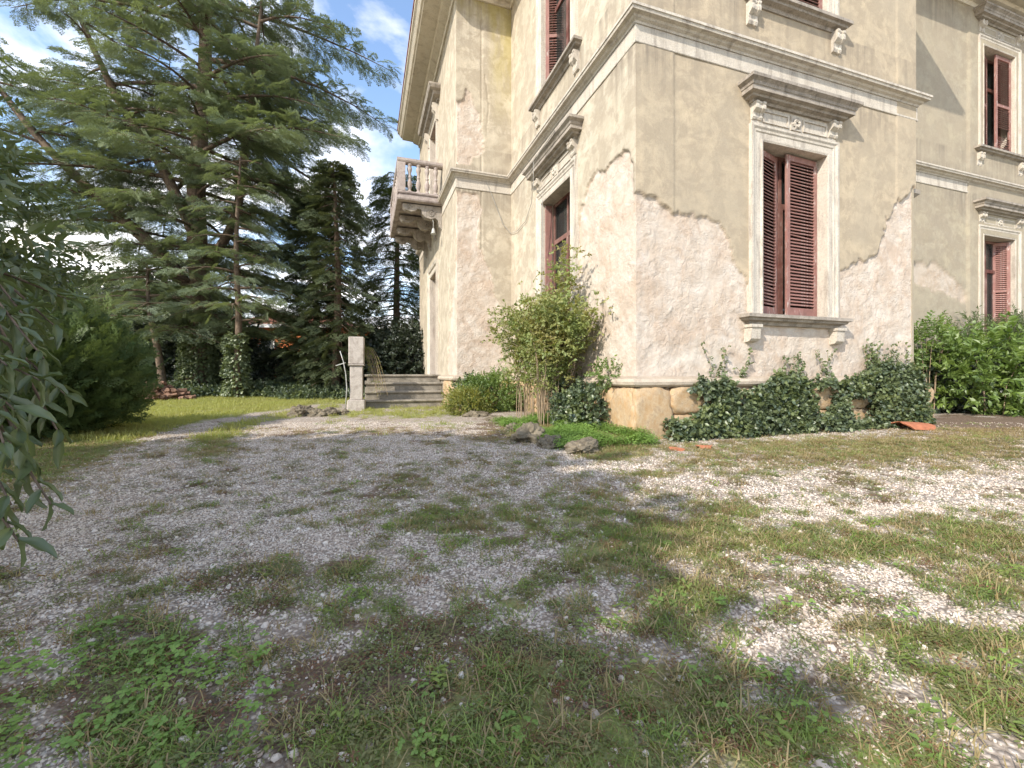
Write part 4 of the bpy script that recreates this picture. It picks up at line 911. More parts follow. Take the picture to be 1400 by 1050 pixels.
def conifer(name, label, stems, prof, protos, nbr, pitch, fs=1., seed=0, cat='tree', barkm='bark', sec=.62, droop=.22, limbs=True, group=None, den=.25):
    """stems: list of (points, radii, zmin, weight, reach function)"""
    rg = random.Random(seed); base = Vector(stems[0][0][0]); t = empty(name, (base.x, base.y, 0)); tag(t, label, cat, group)
    P, D, SC = [], [], []; off = -Vector((base.x, base.y, 0)); first = True
    for pts, rad, f0, f1, nb, reach, az0, az1 in stems:
        sp_, sr = ptl([Vector(p) + off for p in pts], rad)
        mb = MB(); mb.tube(sp_, sr, 9); mb.build('trunk' if first else 'limb', M[barkm], t, True); first = False
        lm_ = MB()
        for k in range(nb):
            f = f0 + (f1 - f0) * ((k + rg.random() * .9) / nb); o0 = stem_at(sp_, f); az = rg.uniform(az0, az1) if az1 - az0 < 6 else k * 2.4 + rg.uniform(-.4, .4)
            L_ = reach(f) * rg.uniform(.65, 1.08) * (1 - .42 * max(0, -math.sin(az)) * (reach(f) > 4.5)); up = rg.uniform(*pitch)
            dx, dy = math.cos(az), math.sin(az); bend = rg.uniform(-.25, .25)
            def at(s_): 
                r_ = s_ * L_; return o0 + Vector((dx * r_ - dy * bend * s_ * r_, dy * r_ + dx * bend * s_ * r_, L_ * (up * s_ - (up * .55 + droop) * s_ * s_)))
            bp_ = [at(s_) for s_ in (0, .2, .4, .6, .8, 1)]; r0 = min(.028 + .013 * L_, .15)
            lm_.tube(bp_, [r0, r0 * .8, r0 * .6, r0 * .42, r0 * .25, r0 * .08], 5, False)
            ns = max(4, int(L_ / den))
            for i_ in range(ns):
                s_ = .16 + .84 * (i_ + rg.random()) / ns; q = at(s_); tang = (at(min(s_ + .05, 1.02)) - at(s_ - .05)).normalized()
                sd = 1 if i_ % 2 else -1; sl_ = (L_ * .33 * (1.1 - s_) + .35) * rg.uniform(.6, 1.15) * sec / .62; an = sd * rg.uniform(.7, 1.15)
                h = Vector((tang.x * math.cos(an) - tang.y * math.sin(an), tang.x * math.sin(an) + tang.y * math.cos(an), tang.z * .5 + rg.uniform(-.05, .12))).normalized()
                e_ = q + h * sl_ + Vector((0, 0, -.12 * sl_ * sl_ * .5))
                if sl_ > .8: lm_.tube([q, q.lerp(e_, .5) + Vector((0, 0, .03)), e_], [.022, .014, .005], 3, False)
                nf = max(2, int(sl_ / (den * .85)))
                for j in range(nf):
                    ff = (j + .5) / nf; pp = q.lerp(e_, ff); a2 = rg.uniform(-.8, .8) if j < nf - 1 else rg.uniform(-.2, .2)
                    dd = Vector((h.x * math.cos(a2) - h.y * math.sin(a2), h.x * math.sin(a2) + h.y * math.cos(a2), h.z - rg.uniform(.0, .25)))
                    P.append(pp); D.append(dd); SC.append(fs * rg.uniform(.7, 1.2))
            P.append(at(.97)); D.append(Vector((dx, dy, -.2))); SC.append(fs * 1.2)
        lm_.build('limb', M[barkm], t, True)
    n = len(P); rot = eul(D, [rg.gauss(0, .55) for _ in range(n)])
    o = scatter('crown', protos, [tuple(p) for p in P], rot, SC, parent=t); o['kind'] = 'stuff'
    return t, n
CB = (-13.9, 19.3)
sil = [(0, 5.0), (.2, 6.8), (.4, 8.6), (.6, 8.7), (.8, 7.8), (1, 2.2)]
rch = lambda f: float(np.interp(f, [s_[0] for s_ in sil], [s_[1] for s_ in sil]))
cstems = [([(CB[0], CB[1], -.1), (CB[0] + .1, CB[1], 4), (CB[0] - .1, CB[1], 9), (CB[0] + .3, CB[1], 15), (CB[0] + .2, CB[1], 23)], [.55, .42, .36, .26, .05], .17, 1., 80, lambda f: rch((f - .17) / .83) * (.95 if f < .9 else .6), 0, 6.3),
          ([(CB[0] - .2, CB[1] + .1, 4.2), (CB[0] - 1.2, CB[1] - .3, 6), (CB[0] - 3.2, CB[1] - .6, 8.0), (CB[0] - 6.2, CB[1] - .8, 11.0), (CB[0] - 9.5, CB[1] - 1, 15.5)], [.30, .27, .22, .15, .05], .3, 1., 20, lambda f: 3.4, 0, 6.3),
          ([(CB[0] + .1, CB[1], 6.5), (CB[0] - 1.2, CB[1] - .4, 9.8), (CB[0] - 3.2, CB[1] - .5, 13), (CB[0] - 5.5, CB[1] - .8, 18.5)], [.24, .2, .15, .04], .4, 1., 16, lambda f: 3.2, 0, 6.3),
          ([(CB[0] + .15, CB[1], 5.5), (CB[0] + 1.4, CB[1] + .3, 8), (CB[0] + 2.2, CB[1], 12), (CB[0] + 2.8, CB[1], 17.5)], [.22, .18, .14, .04], .35, 1., 15, lambda f: 3.3, 0, 6.3)]
_, n_ced = conifer('cedar_tree', 'huge spreading cedar with layered blue green branches and an ivy covered trunk', cstems, None, cedar_fr, 0, (-.05, .35), 1.08, 5, den=.225)
# a second, smaller cedar standing in front with bright flat tiers
st2 = [([(-10.9, 17.2, -.1), (-10.8, 17.2, 3), (-10.9, 17.2, 6), (-10.8, 17.3, 9.6)], [.15, .12, .09, .03], .34, 1., 36, lambda f: 3.6 - 2.3 * f, 0, 6.3)]
conifer('cedar_tree', 'smaller cedar with pale green flat tiers in front of the huge cedar', st2, None, cedar_fr, 0, (.0, .3), .85, 8)
# low sweeping boughs at the left foot of the cedar
st3 = [([(-14.2, 17.8, -.1), (-14.3, 17.6, 1.8), (-14.5, 17.4, 3.6), (-14.5, 17.3, 5.4)], [.16, .13, .09, .03], .5, 1., 16, lambda f: 3.9 - 1.6 * f, 0, 6.3)]
conifer('cedar_tree', 'low young cedar with drooping pale boughs left of the ivy covered trunk', st3, None, cedar_fr, 0, (.0, .25), .85, 12)
# narrow dark column of ivy clad cypress between cedar and villa
fr_c = [frond_proto('cypress_frond', M['cypress'], .55, 7, 50 + s_, .26, .06, .02, .1) for s_ in range(3)]
def column(name, label, x, y, h, r, protos, n, seed, shape, cat='tree', stemr=.14, fs=1., gapn=.0, group=None, barkm='bark', upd=.7):
    rg = np.random.default_rng(seed); t = empty(name, (x, y, 0)); tag(t, label, cat, group)
    mb = MB(); mb.tube([(0, 0, -.1), (.03, 0, h * .4), (0, .02, h * .92)], [stemr, stemr * .7, .02], 7); mb.build('trunk', M[barkm], t, True)
    z = rg.random(n) * h; a = rg.random(n) * 6.283; rr = r * np.array([shape(q) for q in z / h]) * (.45 + .55 * rg.random(n) ** .4) * (.75 + .5 * fbm(a * 1.6 + seed, z * .9, 3, seed))
    P = np.stack([rr * np.cos(a), rr * np.sin(a), z], -1)
    D = np.stack([np.cos(a), np.sin(a), rg.normal(upd, .4, n)], -1)
    if gapn: k = fbm(a * 2 + seed, z * .8, 3, seed + 4) > gapn; P, D = P[k], D[k]
    o = scatter('crown', protos, P, eul(D, rg.uniform(-1, 1, len(P))), fs * (.7 + .6 * rg.random(len(P))), parent=t); o['kind'] = 'stuff'
    return t
cyl = lambda q: float(np.interp(q, [0, .1, .45, .8, 1], [.9, 1, .92, .6, .1]))
for (x_, y_, h_, w_, sd_, lb) in ((-7.5, 18.5, 10.0, 1.25, 3, 'narrow dark shaggy cypress beside the cedar, nearest the steps'), (-9.0, 19.8, 9.0, 1.35, 4, 'darker shaggy cypress standing left of the nearest one')):
    conifer('cypress_tree', lb, [([(x_, y_, -.1), (x_ + .1, y_, h_ * .5), (x_ - .1, y_, h_)], [.2, .13, .03],   .04, 1., 130, lambda f, w_=w_: .95 * w_ * cyl(f) * 1.05, 0, 6.3)], None, fr_c, 0, (-.55, .25), 1.1, sd_, den=.24, droop=.4)
fr_s = [frond_proto('spruce_frond', M['conif2'], .7, 8, 60 + s_, .34, .065, .018, .35) for s_ in range(3)]
st4 = [([(-5.7, 21.5, -.1), (-5.7, 21.5, 5), (-5.6, 21.5, 10.8)], [.22, .15, .03], .05, 1., 125, lambda f: 2.5 - 1.6 * f, 0, 6.3)]
conifer('conifer_tree', 'loose green conifer standing behind the steps beside the balcony', st4, None, fr_s, 0, (-.15, .2), .95, 21, den=.24)
# feathery rounded conifer bush at the left
fr_t = [frond_proto('thuja_frond', M['thuja'], .26, 7, 70 + s_, .12, .03, .007, .05) for s_ in range(3)]
def blob(name, label, ells, protos, n, seed, cat='bush', fs=1., up=.3, surf=.5, stems=6, stemm='twig', stemh=.5, group=None, zmin=.02, shell=True, lift=0, stemr=.008):
    """bush: leaf sprays through the volume of several ellipsoids, real stems inside"""
    rg = np.random.default_rng(seed); c0 = ells[0]; t = empty(name, (c0[0], c0[1], 0)); tag(t, label, cat, group)
    vol = np.array([e[3] * e[4] * e[5] for e in ells]) ** .8; vol /= vol.sum(); P, D = [], []
    for e, w_ in zip(ells, vol):
        m = int(n * w_); d = rg.normal(size=(m, 3)); d /= np.linalg.norm(d, axis=1)[:, None]; rr = (surf + (1 - surf) * rg.random(m) ** .6) * (.8 + .4 * rg.random(m))
        wob = .75 + .5 * fbm(d[:, 0] * 2 + seed, d[:, 2] * 2 + d[:, 1] * 2, 3, seed)
        p = d * (rr * wob)[:, None] * np.array(e[3:6]) + np.array(e[:3]) - np.array([c0[0], c0[1], 0]); P.append(p); D.append(d + np.array([0, 0, up]) + rg.normal(0, .45, (m, 3)))
    P = np.concatenate(P); D = np.concatenate(D); k = P[:, 2] > zmin; P, D = P[k], D[k]
    mb = MB(); rgg = random.Random(seed)
    for i_ in range(stems):
        e = ells[i_ % len(ells)]; a = rgg.uniform(0, 6.28); bx_, by_ = (e[0] - c0[0]) * .6 + .22 * e[3] * math.cos(a), (e[1] - c0[1]) * .6 + .22 * e[4] * math.sin(a)
        tx, ty, tz = e[0] - c0[0] + e[3] * .6 * math.cos(a), e[1] - c0[1] + e[4] * .6 * math.sin(a), e[2] + e[5] * rgg.uniform(.1, .7)
        mb.tube([(bx_, by_, -.03), (bx_ * .8 + tx * .2, by_ * .8 + ty * .2, tz * .5), (tx, ty, tz)], [stemr * 1.6, stemr * 1.1, stemr * .4], 5, False)
    if stems: mb.build('stem', M[stemm], t, True)
    o = scatter('foliage', protos, P, eul(D, rg.uniform(-1.2, 1.2, len(P))), fs * (.7 + .6 * rg.random(len(P))), parent=t); o['kind'] = 'stuff'
    return t
blob('conifer_bush', 'rounded feathery green conifer bush at the left edge of the lawn', [(-8.0, 6.9, .85, 1.5, 1.4, 1.1), (-8.4, 6.9, 1.4, 1.1, 1.1, .7)], fr_t, 9000, 5, fs=1.1, up=.9, surf=.72, stemm='bark', stemr=.03, zmin=.08)
# dark hedge bushes along the back
sp_h = [spray_proto('hedge_spray', M['hedge'], 16, .5, .13, .07, .9, 80 + s_) for s_ in range(3)]
for k, (x, y, z, rx, ry, rz, n, lb) in enumerate(((-19.5, 21.5, 1.6, 2.6, 1.5, 1.9, 1500, 'dark hedge bush behind the firewood heap'), (-15.8, 22.5, 1.7, 2.6, 1.5, 1.9, 1500, 'dark hedge bush directly behind the ivy covered cedar trunk'),
      (-11.6, 22.0, .8, 2.6, 1.2, 1.05, 1300, 'low dark hedge bush in front of the orange house'), (-8.3, 21.2, 1.1, 1.8, 1.2, 1.3, 1100, 'dark hedge bush between the two cypress columns'), (-5.0, 19.5, 1.2, 1.9, 1.2, 1.55, 1500, 'dark evergreen bush right behind the stone pillar and steps'), (-24, 20.5, 2.2, 3, 1.5, 2.4, 1500, 'tall dark hedge bush at the far left of the lawn'),
      (-2.6, 20.6, 1.2, 1.6, 1.2, 1.5, 900, 'dark bush beyond the landing of the steps'))):
    blob('hedge_bush', lb, [(x, y, z, rx, ry, rz)], sp_h, n, 100 + k, fs=1.2, stemm='bark', stemr=.03, group='dark bushes along the back of the lawn', surf=.6)
for k, (x, y, z, rx, ry, rz, lb) in enumerate(((-30, 36, 3.5, 7, 3, 5, 'far tree behind the left end of the hedge'), (-42, 40, 4, 8, 4, 6, 'far broad tree at the left horizon'), (60, 60, 4, 9, 5, 6, 'far tree hidden behind the villa'), (-62, 30, 4, 8, 6, 6.5, 'far tree beyond the conifer bush'))):
    blob('far_tree', lb, [(x, y, z, rx, ry, rz)], sp_h, 1500, 130 + k, cat='tree', fs=3., stemm='bark', stemr=.12, surf=.4, group='trees on the horizon')
# ivy on the cedar trunk and as ground cover
iv = [spray_proto('ivy_spray', M['ivy'], 9, .16, .055, .055, 1., 90 + s_) for s_ in range(3)]
ivd = [spray_proto('ivy_spray', M['ivyd'], 9, .16, .055, .055, 1., 93 + s_) for s_ in range(3)]
def ivy_column(x, y, r, h, n, seed, label):
    rg = np.random.default_rng(seed); a = rg.random(n) * 6.283; z = rg.random(n) * h; rr = r * (1 + .35 * fbm(a * 2, z * 1.2, 3, seed)) * (1 - .25 * z / h)
    P = np.stack([rr * np.cos(a), rr * np.sin(a), z], -1); D = np.stack([np.cos(a), np.sin(a), rg.normal(-.3, .4, n)], -1)
    t = tag(empty('ivy', (x, y, 0)), label, 'ivy'); o = scatter('foliage', iv, P, eul(D, rg.uniform(-1, 1, n)), 1.1 + .8 * rg.random(n), parent=t); o['kind'] = 'stuff'; return t
ivy_column(CB[0], CB[1], .52, 3.2, 1500, 1, 'ivy climbing the trunk of the huge cedar')
ivy_column(-10.9, 17.2, .24, 2.6, 500, 2, 'ivy wrapped round the thin trunk of the smaller cedar')
n = 5200; x = -18 + 13.5 * RNG.random(n); y = 17.0 + 3.6 * RNG.random(n); y += .5 * np.sin(x) ; hz = fbm(x * .8, y * .8, 4, 61)
z = height(x, y) + .02 + .38 * hz * np.clip((y - 16.8) / 1.5, 0, 1)
D = np.stack([RNG.normal(0, 1, n), RNG.normal(-.5, 1, n), RNG.random(n) * 1.2], -1)
o = scatter('ground_ivy', iv + ivd, np.stack([x, y, z], -1), eul(D, RNG.uniform(-1, 1, n)), 1.3 + RNG.random(n)); tag(o, 'ground ivy spreading under the cedar', None, None, 'stuff')

# ================================================================== PLANTS BY THE VILLA
iw = [spray_proto('ivy_spray', M['ivy'], 8, .12, .055, .052, .9, 190 + s_) for s_ in range(3)] + [spray_proto('ivy_spray', M['ivyd'], 8, .12, .055, .052, .9, 195 + s_) for s_ in range(3)]
n = 6600; t = .42 + RNG.random(n) * 5.95
topz = np.interp(t, [.6, .8, 1.0, 1.3, 1.7, 2.2, 2.5, 2.8, 3.3, 3.8, 4.4, 4.9, 5.4, 6.0, 6.5], [.75, 1.05, 1.2, 1.15, 1.02, .95, 1.1, 1.2, 1.2, 1.08, 1.15, 1.38, 1.45, 1.42, 1.15])
topz = topz - .30 + (fbm(t * 4, t * 0, 3, 8) - .5) * .25; z = RNG.random(n) ** .85 * topz
wo_ = .06 + .15 * fbm(t * 1.4, z * 1.6, 4, 9) * np.clip(1.35 - z / topz, .3, 1) + .15 * np.clip(1 - z, 0, 1)
hole_ = fbm(t * 1.7, z * 2.2, 4, 19); k = (hole_ > .41) | (z > .80); k &= ~((t > 4.1) & (t < 4.75) & (z < .62) & (z > .12)) & ~((t < .9) & (z < .7) & (hole_ < .5))
t, z, wo_ = t[k], z[k], wo_[k]; m = len(t)
P = np.stack([t, -.12 - wo_ * RNG.random(m) ** .4, np.maximum(z, .03)], -1); D = np.stack([RNG.normal(0, .8, m), -.5 + RNG.normal(0, .5, m), RNG.normal(.1, .7, m)], -1)
iv_t = tag(empty('ivy', villa.location, TH), 'long dark green ivy growing up the stone base of the sunlit wall', 'ivy')
o = scatter('foliage', iw, P, eul(D, RNG.uniform(-1, 1, m)), .8 + .6 * RNG.random(m), parent=iv_t); o['kind'] = 'stuff'
mb = MB(); P, D = [], []
for k in range(34):                                    # runners reaching above the mass
    t0 = random.choice((1.35, 1.6, 2.0, 2.7, 2.9, 3.15, 3.3, 3.9, 4.3, 4.9, 5.1, 5.3, 5.6, 5.9, 6.2)) + random.uniform(-.1, .1); z0 = float(np.interp(t0, [.6, 1.3, 2.2, 2.8, 3.8, 4.9, 6.5], [.7, 1.0, .9, 1.05, 1.0, 1.2, 1.1])); ln = random.uniform(.15, .48); dx = random.uniform(-.25, .25)
    pts = [Vector((t0 + dx * f * f * 1.3, -.06 - .03 * math.sin(f * 3), z0 - .1 + (ln + .1) * f)) for f in (0, .3, .6, 1)]; mb.tube(pts, .004, 3, False)
    for f in np.arange(.1, 1.02, .09):
        P.append(tuple(stem_at(pts, min(f, 1)))); D.append((random.uniform(-1, 1), random.uniform(-.6, 0), random.uniform(-.1, 1)))
mb.build('stem', M['twig'], iv_t)['kind'] = 'stuff'; one = [spray_proto('ivy_sprig', M['ivy'], 3, .05, .045, .04, .8, 300 + s_) for s_ in range(3)]
o = scatter('foliage', one, P, eul(D, [random.uniform(-1, 1) for _ in P]), [random.uniform(.7, 1.2) for _ in P], parent=iv_t); o['kind'] = 'stuff'
# rose bush in front of the side window: bare stems below, loose leaves above
rs = [spray_proto('rose_spray', M['rose'], 9, .20, .055, .036, .9, 210 + s_) for s_ in range(4)]
rb = wor(-.62, 2.3); rose = empty('rose_bush', (rb.x, rb.y, 0), TH); tag(rose, 'tall loose rose bush with bare stems in front of the side window', 'bush')
RP, RD = [], []; rgg = random.Random(4)
tips = []
for k in range(46):                                    # outward from the wall, along it towards the corner, height
    q = rgg.uniform(-.9, 1.35); top = float(np.interp(q, [-.9, -.3, .3, .7, 1.0, 1.35], [2.05, 2.3, 2.45, 2.7, 2.35, 2.1])); tips.append((-rgg.uniform(-.35, .6), -q, top - abs(rgg.gauss(0, .35))))
tips += [(.15, -.78, 3.2), (.1, -.72, 3.0), (.15, -.85, 2.85), (.3, -1.4, 2.2), (.3, -1.5, 2.0), (-.2, -1.1, 1.5), (-.1, -1.2, 1.3), (-.8, .5, 2.1), (-.9, .3, 1.9)]
for i_, (tx, ty, tz) in enumerate(tips):
    bx_, by_ = rgg.uniform(-.35, .3), rgg.uniform(-.85, .6); md = (bx_ + tx * .25, by_ + ty * .25, tz * .55)
    pts, rd = ptl([(bx_, by_, -.02), (bx_ + tx * .06, by_, tz * .3), md, (tx * .7 + bx_ * .3, ty * .7, tz * .85), (tx, ty, tz)], [.009, .008, .006, .004, .002], 12)
    mb = MB(); mb.tube(pts, rd, 5, False); mb.build('stem', M['twig'], rose, True)
    for f in np.linspace(.42, 1, 20):
        for _ in range(4):
            p = stem_at(pts, f) + Vector((rgg.gauss(0, .13), rgg.gauss(0, .17), rgg.gauss(0, .14)))
            if p.z < 1.3 and rgg.random() < .6: continue
            RP.append(tuple(p)); RD.append((rgg.gauss(0, 1), rgg.gauss(0, 1), rgg.gauss(.2, .6)))
o = scatter('foliage', rs, RP, eul(RD, [rgg.uniform(-1, 1) for _ in RP]), [rgg.uniform(.6, 1.15) for _ in RP], parent=rose); o['kind'] = 'stuff'
sb = [spray_proto('bush_spray', M['bushg'], 12, .18, .045, .026, .9, 220 + s_) for s_ in range(3)]
sy = [spray_proto('bush_spray', M['bushy'], 12, .16, .035, .02, .9, 225 + s_) for s_ in range(3)]
def L3(a, b_): p = wor(a, b_); return p.x, p.y
x, y = L3(-.9, 4.9); blob('bush', 'green leafy bush in the angle of the villa wall', [(x, y, .45, .75, .6, .5)], sb, 1100, 41)
x, y = L3(-1.55, 4.6); blob('bush', 'yellow green low bush beside the stone steps', [(x, y, .25, .55, .45, .38)], sy, 900, 42)
x, y = L3(-1.25, 5.5); blob('bush', 'small dark ivy clump at the corner of the projecting block', [(x, y, .5, .5, .3, .4)], iw, 500, 44)
x, y = L3(-.38, 1.25); blob('bush', 'dark ivy leaved bush under the rose bush', [(x, y, .3, .45, .6, .4), (x + .15, y - .3, .45, .3, .35, .4), (x - .1, y + .5, .55, .3, .3, .4)], iw, 750, 43, fs=1.05)
x, y = L3(-.12, .62); blob('bush', 'bright green sprigs sprouting above the plinth moulding at the corner', [(x, y, 1.02, .22, .16, .12)], sb, 60, 45, stems=3)
n = 2600; a = -1.5 + 1.5 * RNG.random(n); b2 = -.55 + 3.2 * RNG.random(n); gx_ = np.array([L3(p, q) for p, q in zip(a, b2)]); z = height(gx_[:, 0], gx_[:, 1]) + .01
kk = fbm(a * 2, b2 * 2, 3, 91) > .42; gx_, z = gx_[kk], z[kk]; n = len(z)
bc = [weed_proto('bed_plant', M['clover'], 26, .09, .034, s_ + 240, .10) for s_ in range(3)]
o = scatter('bed_plants', bc, np.column_stack([gx_, z]), np.stack([RNG.normal(0, .2, n), RNG.normal(0, .2, n), RNG.random(n) * 6.28], -1), .6 + .6 * RNG.random(n)); tag(o, 'bright low plants covering the bed at the corner of the villa', None, None, 'stuff')
# right hand bushes before the recessed wall
lb_ = [spray_proto('laurel_spray', M['bushg'], 11, .34, .13, .055, .8, 230 + s_) for s_ in range(3)]
lf_ = [spray_proto('fern_spray', M['conif2'], 24, .45, .09, .018, .7, 234 + s_) for s_ in range(3)]
x, y = L3(10.4, .55); blob('laurel_bush', 'bright broad leaved laurel bush before the recessed wall', [(x, y, .95, 1.1, .7, .9), (x + 1.5, y + .3, .8, 1.0, .7, .8)], lb_, 620, 51, surf=.5, fs=1.15)
x, y = L3(10.9, 1.2); blob('shrub', 'dark green undergrowth shrub filling in behind the laurel bush', [(x, y, .7, 1.9, .4, .75)], sp_h, 500, 57, fs=.8)
x, y = L3(9.3, 1.25); blob('laurel_bush', 'yellow green laurel shoots above the right end of the ivy', [(x, y, 1.75, .7, .35, .5)], lb_, 180, 52, fs=.7, stems=8)
x, y = L3(12.4, 1.1); blob('shrub', 'dark narrow leaved shrub below the far right window', [(x, y, 1.35, 1.5, .6, .95), (x + 1.6, y, 1.5, 1.4, .7, 1.1), (x - 1.6, y + .1, 1.2, 1.0, .4, 1.)], lf_, 1700, 53, up=.8)
# vine over the stone pillar
vp = wor(-3.85, 7.4); P, D = [], []; vn_t = empty('vine', (vp.x, vp.y, 0)); tag(vn_t, 'trailing yellow green vine hanging beside the stone pillar over the steps', 'vine'); mb = MB()
for k in range(14):
    x0 = random.uniform(-.25, .05); ln = random.uniform(.5, .9); pts = [Vector((x0 + f * ln * .6, -.15 + random.uniform(-.03, .03), 1.75 - .2 * f - 1.35 * f * f * ln + .1 * math.sin(f * 3))) for f in (0, .25, .5, .75, 1)]; mb.tube(pts, .005, 4, False)
    for f in np.arange(0, 1, .07): P.append(tuple(stem_at(pts, f))); D.append((random.gauss(0, 1), random.gauss(0, 1), random.gauss(-.4, .5)))
mb.build('stem', M['twig'], vn_t)['kind'] = 'stuff'; o = scatter('foliage', sy, P, eul(D, [0] * len(P)), [random.uniform(.4, .8) for _ in P], parent=vn_t); o['kind'] = 'stuff'

# ================================================================== NEAR LAUREL AT THE LEFT
mb = MB(); L_ = []
def big_leaf(seed):
    rg = random.Random(seed); mb = MB(); n = 7; vs = []; cur = rg.uniform(.15, .5); tw = rg.uniform(-.4, .4)
    for i_ in range(n):
        t = i_ / (n - 1); w_ = .5 * math.sin(math.pi * min(1, t * .94 + .03)) ** .8 * (1 - .25 * t); z = -cur * t * t; wv = .03 * math.sin(t * 14 + seed)
        for q in (-1, -.5, 0, .5, 1): vs.append((t, q * w_ * .36, z + .09 * abs(q) + q * tw * .12 * t + wv * abs(q)))
    fs = [(i_ * 5 + k, i_ * 5 + k + 1, (i_ + 1) * 5 + k + 1, (i_ + 1) * 5 + k) for i_ in range(n - 1) for k in range(4)]
    mb.add(vs, fs); return mb.mesh('leaf', M['laurel'], True, False)
bl = [big_leaf(s_) for s_ in range(5)]
lt = empty('laurel_shrub', (-3.1, 1.9, 0)); tag(lt, 'large laurel shrub with glossy hanging leaves at the left edge of the drive', 'shrub')
o0 = Vector((-3.1, 1.9, 0)); mb = MB(); mb.tube([(0, 0, -.1), (-.1, .05, 1), (0, .2, 2.2), (.1, .3, 3.2)], [.09, .075, .05, .02], 8); mb.build('trunk', M['bark'], lt, True)
def PX(px, py, Z): return Vector(((px - CX) / F * Z, Z, EYE + (HY - py) / F * Z))
rgg = random.Random(12); cnt = 0
tips = [(70, 690, 1.5), (25, 740, 1.4), (85, 600, 1.75), (40, 640, 1.55), (15, 690, 1.45), (90, 540, 1.9), (60, 490, 1.7), (20, 560, 1.5), (30, 600, 1.5), (55, 520, 1.65), (10, 500, 1.5), (10, 620, 1.4), (80, 450, 2.1), (40, 440, 1.9), (95, 410, 2.4), (15, 430, 1.7)]
for (px, py, Z) in tips:
    tp = PX(px, py, Z); st_ = o0 + Vector((rgg.uniform(-.1, .2), rgg.uniform(-.2, .2), rgg.uniform(.8, 2.0))); mid = st_.lerp(tp, .55) + Vector((0, 0, rgg.uniform(.08, .3)))
    pts, rd = ptl([st_ - o0, mid - o0, tp - o0], [.018, .009, .003], 14); mb = MB(); mb.tube(pts, rd, 5, False); mb.build('twig', M['bark'], lt, True)
    for k in range(17):
        f = .52 + .48 * k / 16; p = stem_at(pts, f); tg_ = (stem_at(pts, min(1, f + .03)) - stem_at(pts, f - .03)).normalized()
        a = k * 2.4 + rgg.uniform(-.3, .3); s1 = tg_.orthogonal().normalized(); s2 = tg_.cross(s1); d = tg_ * .55 + (s1 * math.cos(a) + s2 * math.sin(a)) * .8 + Vector((0, 0, -.35))
        q = d.to_track_quat('X', 'Z') @ Euler((rgg.uniform(-.5, .5), 0, 0)).to_quaternion(); cnt += 1
        obj('leaf', rgg.choice(bl), lt, p, q.to_euler(), rgg.uniform(.08, .135))
ls = [spray_proto('laurel_spray', M['laurel'], 10, .26, .10, .038, .8, 250 + s_) for s_ in range(4)]
rg = np.random.default_rng(77); P, D = [], []
for (cx_, cy_, cz, rx, ry, rz, n) in ((-4.2, 3.3, 2.05, .55, .55, .65, 260), (-4.5, 3.2, 2.9, .4, .5, .7, 50), (-3.05, 2.1, 1.5, .40, .35, .7, 140)):
    d = rg.normal(size=(n, 3)); d /= np.linalg.norm(d, axis=1)[:, None]; P.append(d * (.4 + .6 * rg.random(n) ** .5)[:, None] * [rx, ry, rz] * (.7 + .6 * fbm(d[:, 0] * 2 + 5, d[:, 2] * 2 + d[:, 1], 3, 3))[:, None] + [cx_ + 3.1, cy_ - 1.9, cz]); D.append(d + [0, 0, -.3] + rg.normal(0, .4, (n, 3)))
P = np.concatenate(P); D = np.concatenate(D)
o = scatter('crown', ls, P, eul(D, rg.uniform(-1, 1, len(P))), .7 + .6 * rg.random(len(P)), parent=lt); o['kind'] = 'stuff'

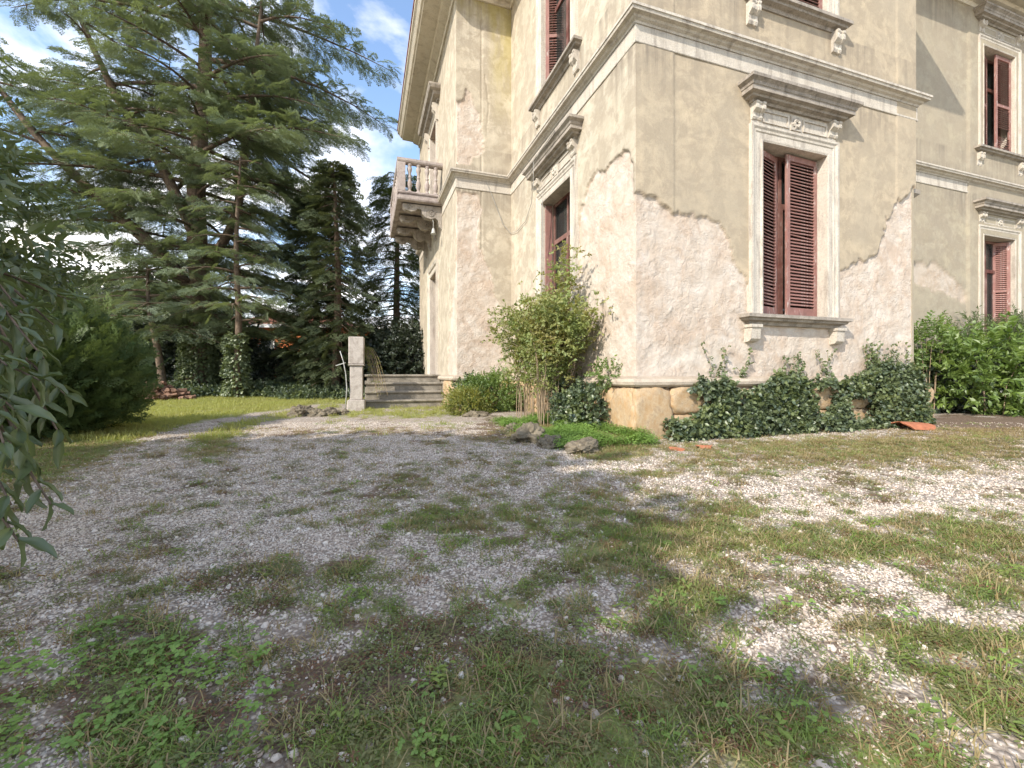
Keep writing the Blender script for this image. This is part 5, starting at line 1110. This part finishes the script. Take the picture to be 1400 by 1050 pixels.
# ================================================================== TREE BEHIND THE CAMERA WHOSE SHADE LIES ON THE DRIVE
bt = [spray_proto('broadleaf_spray', M['laurel'], 14, .55, .17, .11, .9, 260 + s_) for s_ in range(3)]
blob('shade_tree', 'broad crowned tree standing behind the viewpoint and shading the drive', [(-8.7, -4.1, 6.2, 2.6, 2.5, 2.2), (-7.52, -4.6, 5.4, 2.0, 1.95, 1.7), (-10.3, -3.6, 5.8, 2.6, 2.2, 1.9)], bt, 10500, 71, cat='tree', fs=1.3, surf=.3, stemm='bark', stemr=.12, stems=9)

# ================================================================== HOUSES BEYOND
def house(name, label, x, y, w_, d_, h, wallm, roofm, rh, wins, over=.7):
    t = empty(name, (x, y, 0)); tag(t, label, 'house')
    MB().box(-w_ / 2, w_ / 2, 0, d_, -.2, h).build('wall', wallm, t)
    mb = MB(); z = h; a, b_ = w_ / 2 + over, over
    mb.add([(-a, -b_, z), (a, -b_, z), (a, d_ + b_, z), (-a, d_ + b_, z), (-a * .55, d_ / 2, z + rh), (a * .55, d_ / 2, z + rh)], [(0, 1, 5, 4), (1, 2, 5), (2, 3, 4, 5), (3, 0, 4), (3, 2, 1, 0)])
    rf = mb.build('roof', roofm, t)
    mb = MB(); mb.box(-a - .05, a + .05, -b_ - .08, -b_ - .003, z - .18, z + .12); mb.build('gutter', M['white'], rf)
    for (wx, wz, ww, wh) in wins:
        o = MB().box(wx - ww / 2, wx + ww / 2, -.06, -.004, wz, wz + wh).build('window', M['white'], t); MB().box(wx - ww / 2 + .1, wx + ww / 2 - .1, -.075, -.062, wz + .1, wz + wh - .1).build('pane', M['glass'], o)
    return t
house('house', 'orange house with a tiled roof and white gutter beyond the hedge', -20.6, 38.5, 11, 8, 5.2, M['orange'], M['tile'], 1.5, [(-4, 2.6, 1.2, 1.4), (2.5, 2.6, 1.2, 1.4), (-1, 2.6, 1.2, 1.4)])
house('house', 'low grey house with a pale roof beyond the cypress columns', -13.2, 46, 9, 8, 5.9, M['greyw'], M['white'], 1.7, [(-2, 2.2, 1.3, 1.3), (1.6, 2.2, 1.3, 1.3)])
house('house', 'pale cream house seen through the left branches of the cedar', -47, 46, 16, 9, 7, M['white'], M['tile'], 2, [(-4, 3.4, 1.3, 1.5), (0, 3.4, 1.3, 1.5), (4, 3.4, 1.3, 1.5)])
print('pebbles', npb, 'cedar fronds', n_ced, 'leaves', cnt, 'objects', len(bpy.data.objects))
